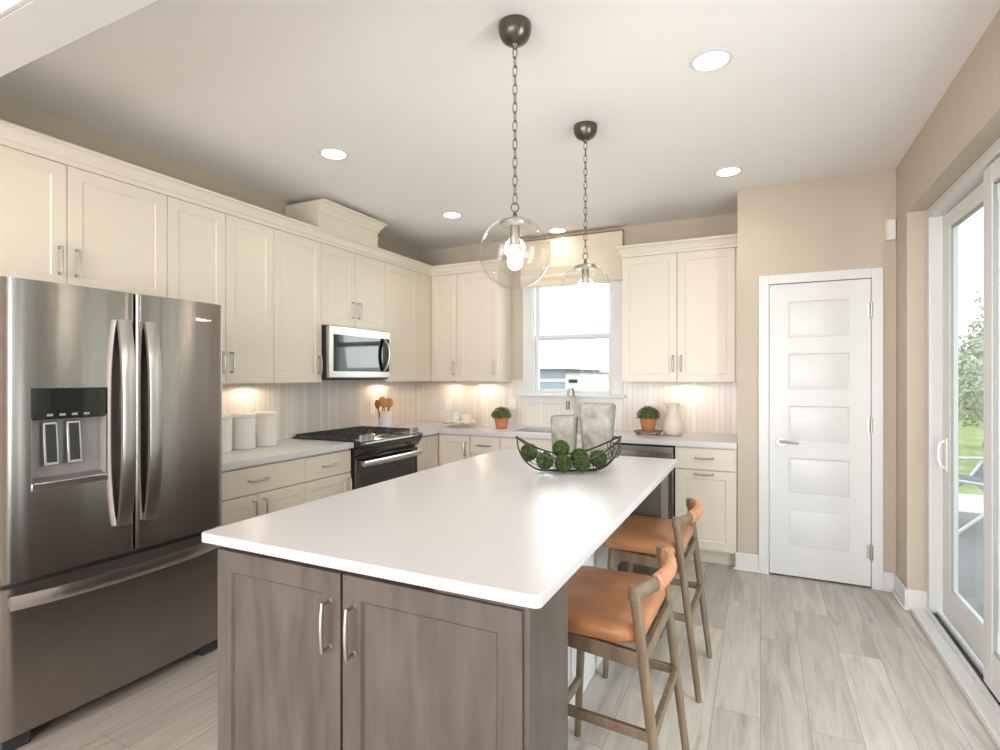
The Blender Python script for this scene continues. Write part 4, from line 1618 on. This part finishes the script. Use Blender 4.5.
b.tube([wpt(-1, -1), (-La - 0.004, 0, HT), wpt(-1, 1)], 0.0036, 8)
b.build('rim', 'wire', wb, local=True)
b = MB()
b.tube([wpt(-1 + 2 * i / 60, 0) for i in range(61)], 0.0036, 8)
b.build('keel', 'wire', wb, local=True)
b = MB()
for v in (-0.82, -0.62, -0.38, -0.13, 0.13, 0.38, 0.62, 0.82):
    b.tube([wpt((-1 + 2 * i / 36) * 0.86, v) for i in range(37)], 0.0017, 6)
for u in (-0.8, -0.5, -0.17, 0.17, 0.5, 0.8):
    b.tube([wpt(u, -1 + 2 * i / 16) for i in range(17)], 0.0019, 6)
b.build('wire_mesh', 'wire', wb, local=True)
b = MB()
# oval loop grip at the right end
cxl = La - 0.026
b.tube([(cxl + 0.026 * math.cos(2 * PI * k / 24), 0.004 * math.sin(2 * PI * k / 24), HT - 0.052 + 0.052 * math.sin(2 * PI * k / 24)) for k in range(24)], 0.0034, 8, True)
b.build('end_loop', 'wire', wb, local=True)

# moss balls
rnd = random.Random(11)
b = MB()
vs = b.ico((0, 0, 0), 0.041, 4)
for v_ in vs:
    v_.co *= 1 + rnd.uniform(-0.055, 0.045)
for i in range(1500):
    d = Vector((rnd.gauss(0, 1), rnd.gauss(0, 1), rnd.gauss(0, 1))).normalized()
    s = d.cross(Vector((rnd.gauss(0, 1), rnd.gauss(0, 1), rnd.gauss(0, 1)))).normalized()
    p = d * 0.040
    q = d * rnd.uniform(0.043, 0.049) + s * rnd.uniform(-0.004, 0.004)
    a, c, e = b.v(*(p + s * 0.0016)), b.v(*(p - s * 0.0016)), b.v(*q)
    b.bm.faces.new([a, c, e])
proto = b.build('moss_ball', 'moss', local=True, angle=180)
balls = [(-0.200, 0.0, 0.098, 'leftmost moss ball in the wire bowl, high at its end'),
         (-0.125, -0.045, 0.062, 'front moss ball second from the left in the wire bowl'),
         (-0.035, -0.058, 0.052, 'front moss ball at the middle of the wire bowl'),
         (0.055, -0.056, 0.052, 'front moss ball right of the middle in the wire bowl'),
         (0.147, -0.012, 0.066, 'rightmost moss ball in the wire bowl'),
         (-0.033, 0.045, 0.108, 'bright moss ball on top near the shorter stone vase'),
         (0.060, 0.052, 0.066, 'moss ball at the back of the wire bowl, right of the topmost')]
for i, (lx_, ly_, lz_, lb) in enumerate(balls):
    o = proto if i == 0 else proto.copy()
    if i:
        COL.objects.link(o)
    p = ROOT[wb] @ Vector((lx_, ly_, lz_))
    o.location = p
    o.rotation_euler = (rnd.uniform(0, 6), rnd.uniform(0, 6), rnd.uniform(0, 6))
    tag(o, lb, 'moss ball', 'moss balls in the wire bowl')

# ================================================================== SMALL WALL ITEMS
def outlet(label, f, a, z):
    t = thing('wall_outlet', label, 'outlet', f(a, 0, z - 0.06))
    b = MB(f)
    b.box(a - 0.037, a + 0.037, 0, 0.005, z - 0.06, z + 0.06)
    b.build('plate', 'white_plastic', t, bevel=0.002)
    for dz in (-0.022, 0.022):
        b = MB(f)
        b.box(a - 0.016, a + 0.016, 0.005, 0.007, z + dz - 0.014, z + dz + 0.014)
        b.build('socket', 'ceramic', t, bevel=0.001)
FW = fB(YB - 0.0082)
outlet('white wall outlet on the backsplash behind the corner tray', FW, -2.94, 1.11)
outlet('white wall outlet on the backsplash between left potted plant and window', FW, -2.205, 1.125)
outlet('white wall outlet on the backsplash behind the right potted plant', FW, -0.87, 1.12)
outlet('white wall outlet on the left backsplash behind the wooden utensils', fL(XL + 0.0082), 4.03, 1.105)
sn = thing('motion_sensor', 'small white motion sensor in the wall corner above the pantry door', 'sensor', (0.755, 4.25, 2.27))
b = MB()
b.prism([(0.732, YP), (0.732, YP - 0.022), (0.740, YP - 0.036), (0.782, YP - 0.036), (0.789, YP - 0.022), (0.789, YP)], 'z', 2.275, 2.405)
b.build('housing', 'white_plastic', sn, bevel=0.004)
b = MB()
b.box(0.742, 0.780, YP - 0.0385, YP - 0.036, 2.29, 2.34)
b.build('lens', 'ceramic', sn, bevel=0.001)

# ================================================================== OUTSIDE
structure(MB().box(1.0, 3.6, 0.2, 7.4, -0.16, -0.06).build('ground_patio', 'deck', base=False), 'grey patio deck outside the sliding door')
structure(MB().box(1.0, 4.4, 7.4, 8.6, -0.16, -0.07).build('ground_walk', 'concrete', base=False), 'pale concrete strip beyond the deck')
structure(MB().box(0.8, 60, YB + 0.2, 90, -0.40, -0.18).build('ground_lawn', 'grass', base=False), 'pale green lawn outside')
structure(MB().box(-60, 0.8, YB + 0.2, 90, -0.40, -0.18).build('ground_street', 'concrete', base=False), 'pale paved ground outside the sink window')
structure(MB().box(1.0, 60, -20, YB + 0.2, -0.40, -0.18).build('ground_side_lawn', 'grass', base=False), 'pale green side lawn outside')

# folding patio lounger
pl = thing('patio_chair', 'grey reclining patio chair with white frame outside the sliding door', 'chair', (2.02, 6.75, -0.06), math.radians(20))
b = MB()
for y in (-0.3, 0.3):
    b.tube([(-0.55, y, 0.0), (0.0, y, 0.42), (0.42, y, 1.0)], 0.016, 8)
    b.tube([(0.5, y, 0.0), (0.0, y, 0.42), (-0.55, y, 0.50)], 0.016, 8)
    b.tube([(-0.3, y, 0.62), (0.3, y, 0.62)], 0.018, 8)
for p in ((-0.55, 0.0), (0.5, 0.0), (0.42, 1.0), (-0.55, 0.5)):
    b.tube([(p[0], -0.3, p[1] + 0.016 if p[1] == 0 else p[1]), (p[0], 0.3, p[1] + 0.016 if p[1] == 0 else p[1])], 0.014, 8)
b.build('frame', 'white_metal', pl, local=True)
b = MB()
b.hexa([(-0.55, -0.28, 0.49), (0.02, -0.28, 0.41), (0.02, 0.28, 0.41), (-0.55, 0.28, 0.49), (-0.55, -0.28, 0.52), (0.0, -0.28, 0.45), (0.0, 0.28, 0.45), (-0.55, 0.28, 0.52)])
b.build('seat', 'sling', pl, local=True)
b = MB()
b.hexa([(0.0, -0.28, 0.41), (0.03, -0.28, 0.40), (0.03, 0.28, 0.40), (0.0, 0.28, 0.41), (0.40, -0.28, 1.0), (0.43, -0.28, 0.99), (0.43, 0.28, 0.99), (0.40, 0.28, 1.0)])
b.build('backrest', 'sling', pl, local=True)

# houses seen through the sink window
hb = thing('house', 'blue grey house with white band far outside the sink window', 'house', (-11.2, 27, -0.2))
b = MB()
b.box(-14.0, -8.52, 25, 31, -0.2, 1.72)
b.build('wall', 'siding_blue', hb)
b = MB()
b.box(-14.05, -8.52, 24.94, 25.0, 1.16, 1.30)
b.build('band', 'white_metal', hb)
b = MB()
b.prism([(-14.3, 1.72), (-8.46, 1.72), (-8.46, 1.80), (-14.3, 1.80)], 'y', 24.7, 31.3)
b.build('roof', 'roofing', hb)
hc = thing('house', 'cream house with small dark windows right of the blue grey one outside', 'house', (-7.8, 27, -0.2))
b = MB()
b.box(-8.50, -7.80, 24.9, 31, -0.2, 1.58)
b.build('wall', 'siding_cream', hc)
b = MB()
b.box(-8.50, -7.70, 24.75, 31.2, 1.58, 1.66)
b.build('roof', 'roofing', hc)
for z in (1.18, 0.62):
    for x in (-8.32,):
        b = MB()
        b.box(x, x + 0.42, 24.86, 24.9, z - 0.07, z + 0.09)
        b.build('window', 'dark', hc)


b = MB()
b.box(7.0, 11.0, -2.0, 6.0, -0.18, 4.6)  # unseen building shape, added to darken what the refrigerator front reflects
b.prism([(6.6, 4.6), (11.4, 4.6), (9.0, 6.4)], 'y', -2.3, 6.3)
structure(b.build('unseen_reflection_block', 'block_tan', base=False), 'unseen tan block added outside to darken the refrigerator reflection')


def tree(label, x, y, h, r, seed, n=2200, grp=None):
    rnd = random.Random(seed)
    t = thing('tree', label, 'tree', (x, y, -0.18), 0, grp)
    b = MB()
    b.tube([(x, y, -0.18), (x + 0.1, y, h * 0.3), (x, y, h * 0.7)], [0.16, 0.12, 0.05], 8)
    b.build('trunk', 'bark', t)
    b = MB()
    cl = [(rnd.uniform(-0.6, 0.6) * r, rnd.uniform(-0.6, 0.6) * r, h * rnd.uniform(0.35, 0.85), r * rnd.uniform(0.35, 0.6)) for _ in range(9)]
    for i in range(n):
        c = rnd.choice(cl)
        d = Vector((rnd.gauss(0, 1), rnd.gauss(0, 1), rnd.gauss(0, 1))).normalized()
        p = Vector((x + c[0], y + c[1], c[2])) + d * c[3] * rnd.uniform(0.6, 1)
        s = d.cross(Vector((rnd.gauss(0, 1), rnd.gauss(0, 1), rnd.gauss(0, 1)))).normalized() * r * 0.045
        w = d.cross(s).normalized() * r * 0.03
        b.bm.faces.new([b.v(*(p - s)), b.v(*(p + w)), b.v(*(p + s)), b.v(*(p - w))])
    b.build('crown', 'tree_leaf', t, angle=180)


G = 'trees beyond the patio'
tree('pale leafy tree nearest behind the patio chair outside', 4.6, 15.5, 1.9, 1.15, 1, grp=G)
tree('tall pale tree farther back on the right outside the sliding door', 7.0, 22.0, 3.4, 1.8, 2, grp=G)
tree('wide pale tree in the far distance outside the sliding door', 11.0, 33.0, 5.8, 2.6, 5, grp=G)
tree('low bush-like tree at the lawn edge outside the sliding door', 4.0, 12.0, 1.6, 0.9, 6, grp=G)
tree('bare thin tree far right outside the sink window', -5.6, 31.0, 2.2, 0.7, 8, 200)
# utility pole seen through the sink window
lp = thing('utility_pole', 'thin grey utility pole outside the sink window', 'pole', (-6.2, 27, -0.2))
b = MB()
b.cyl((-6.55, 27.5, -0.2), (-6.55, 27.5, 3.2), 0.05, 0.035, 8)
b.build('pole', 'grey_plastic', lp)
b = MB()
b.box(-6.9, -6.2, 27.47, 27.53, 2.85, 2.92)
b.build('crossarm', 'grey_plastic', lp)
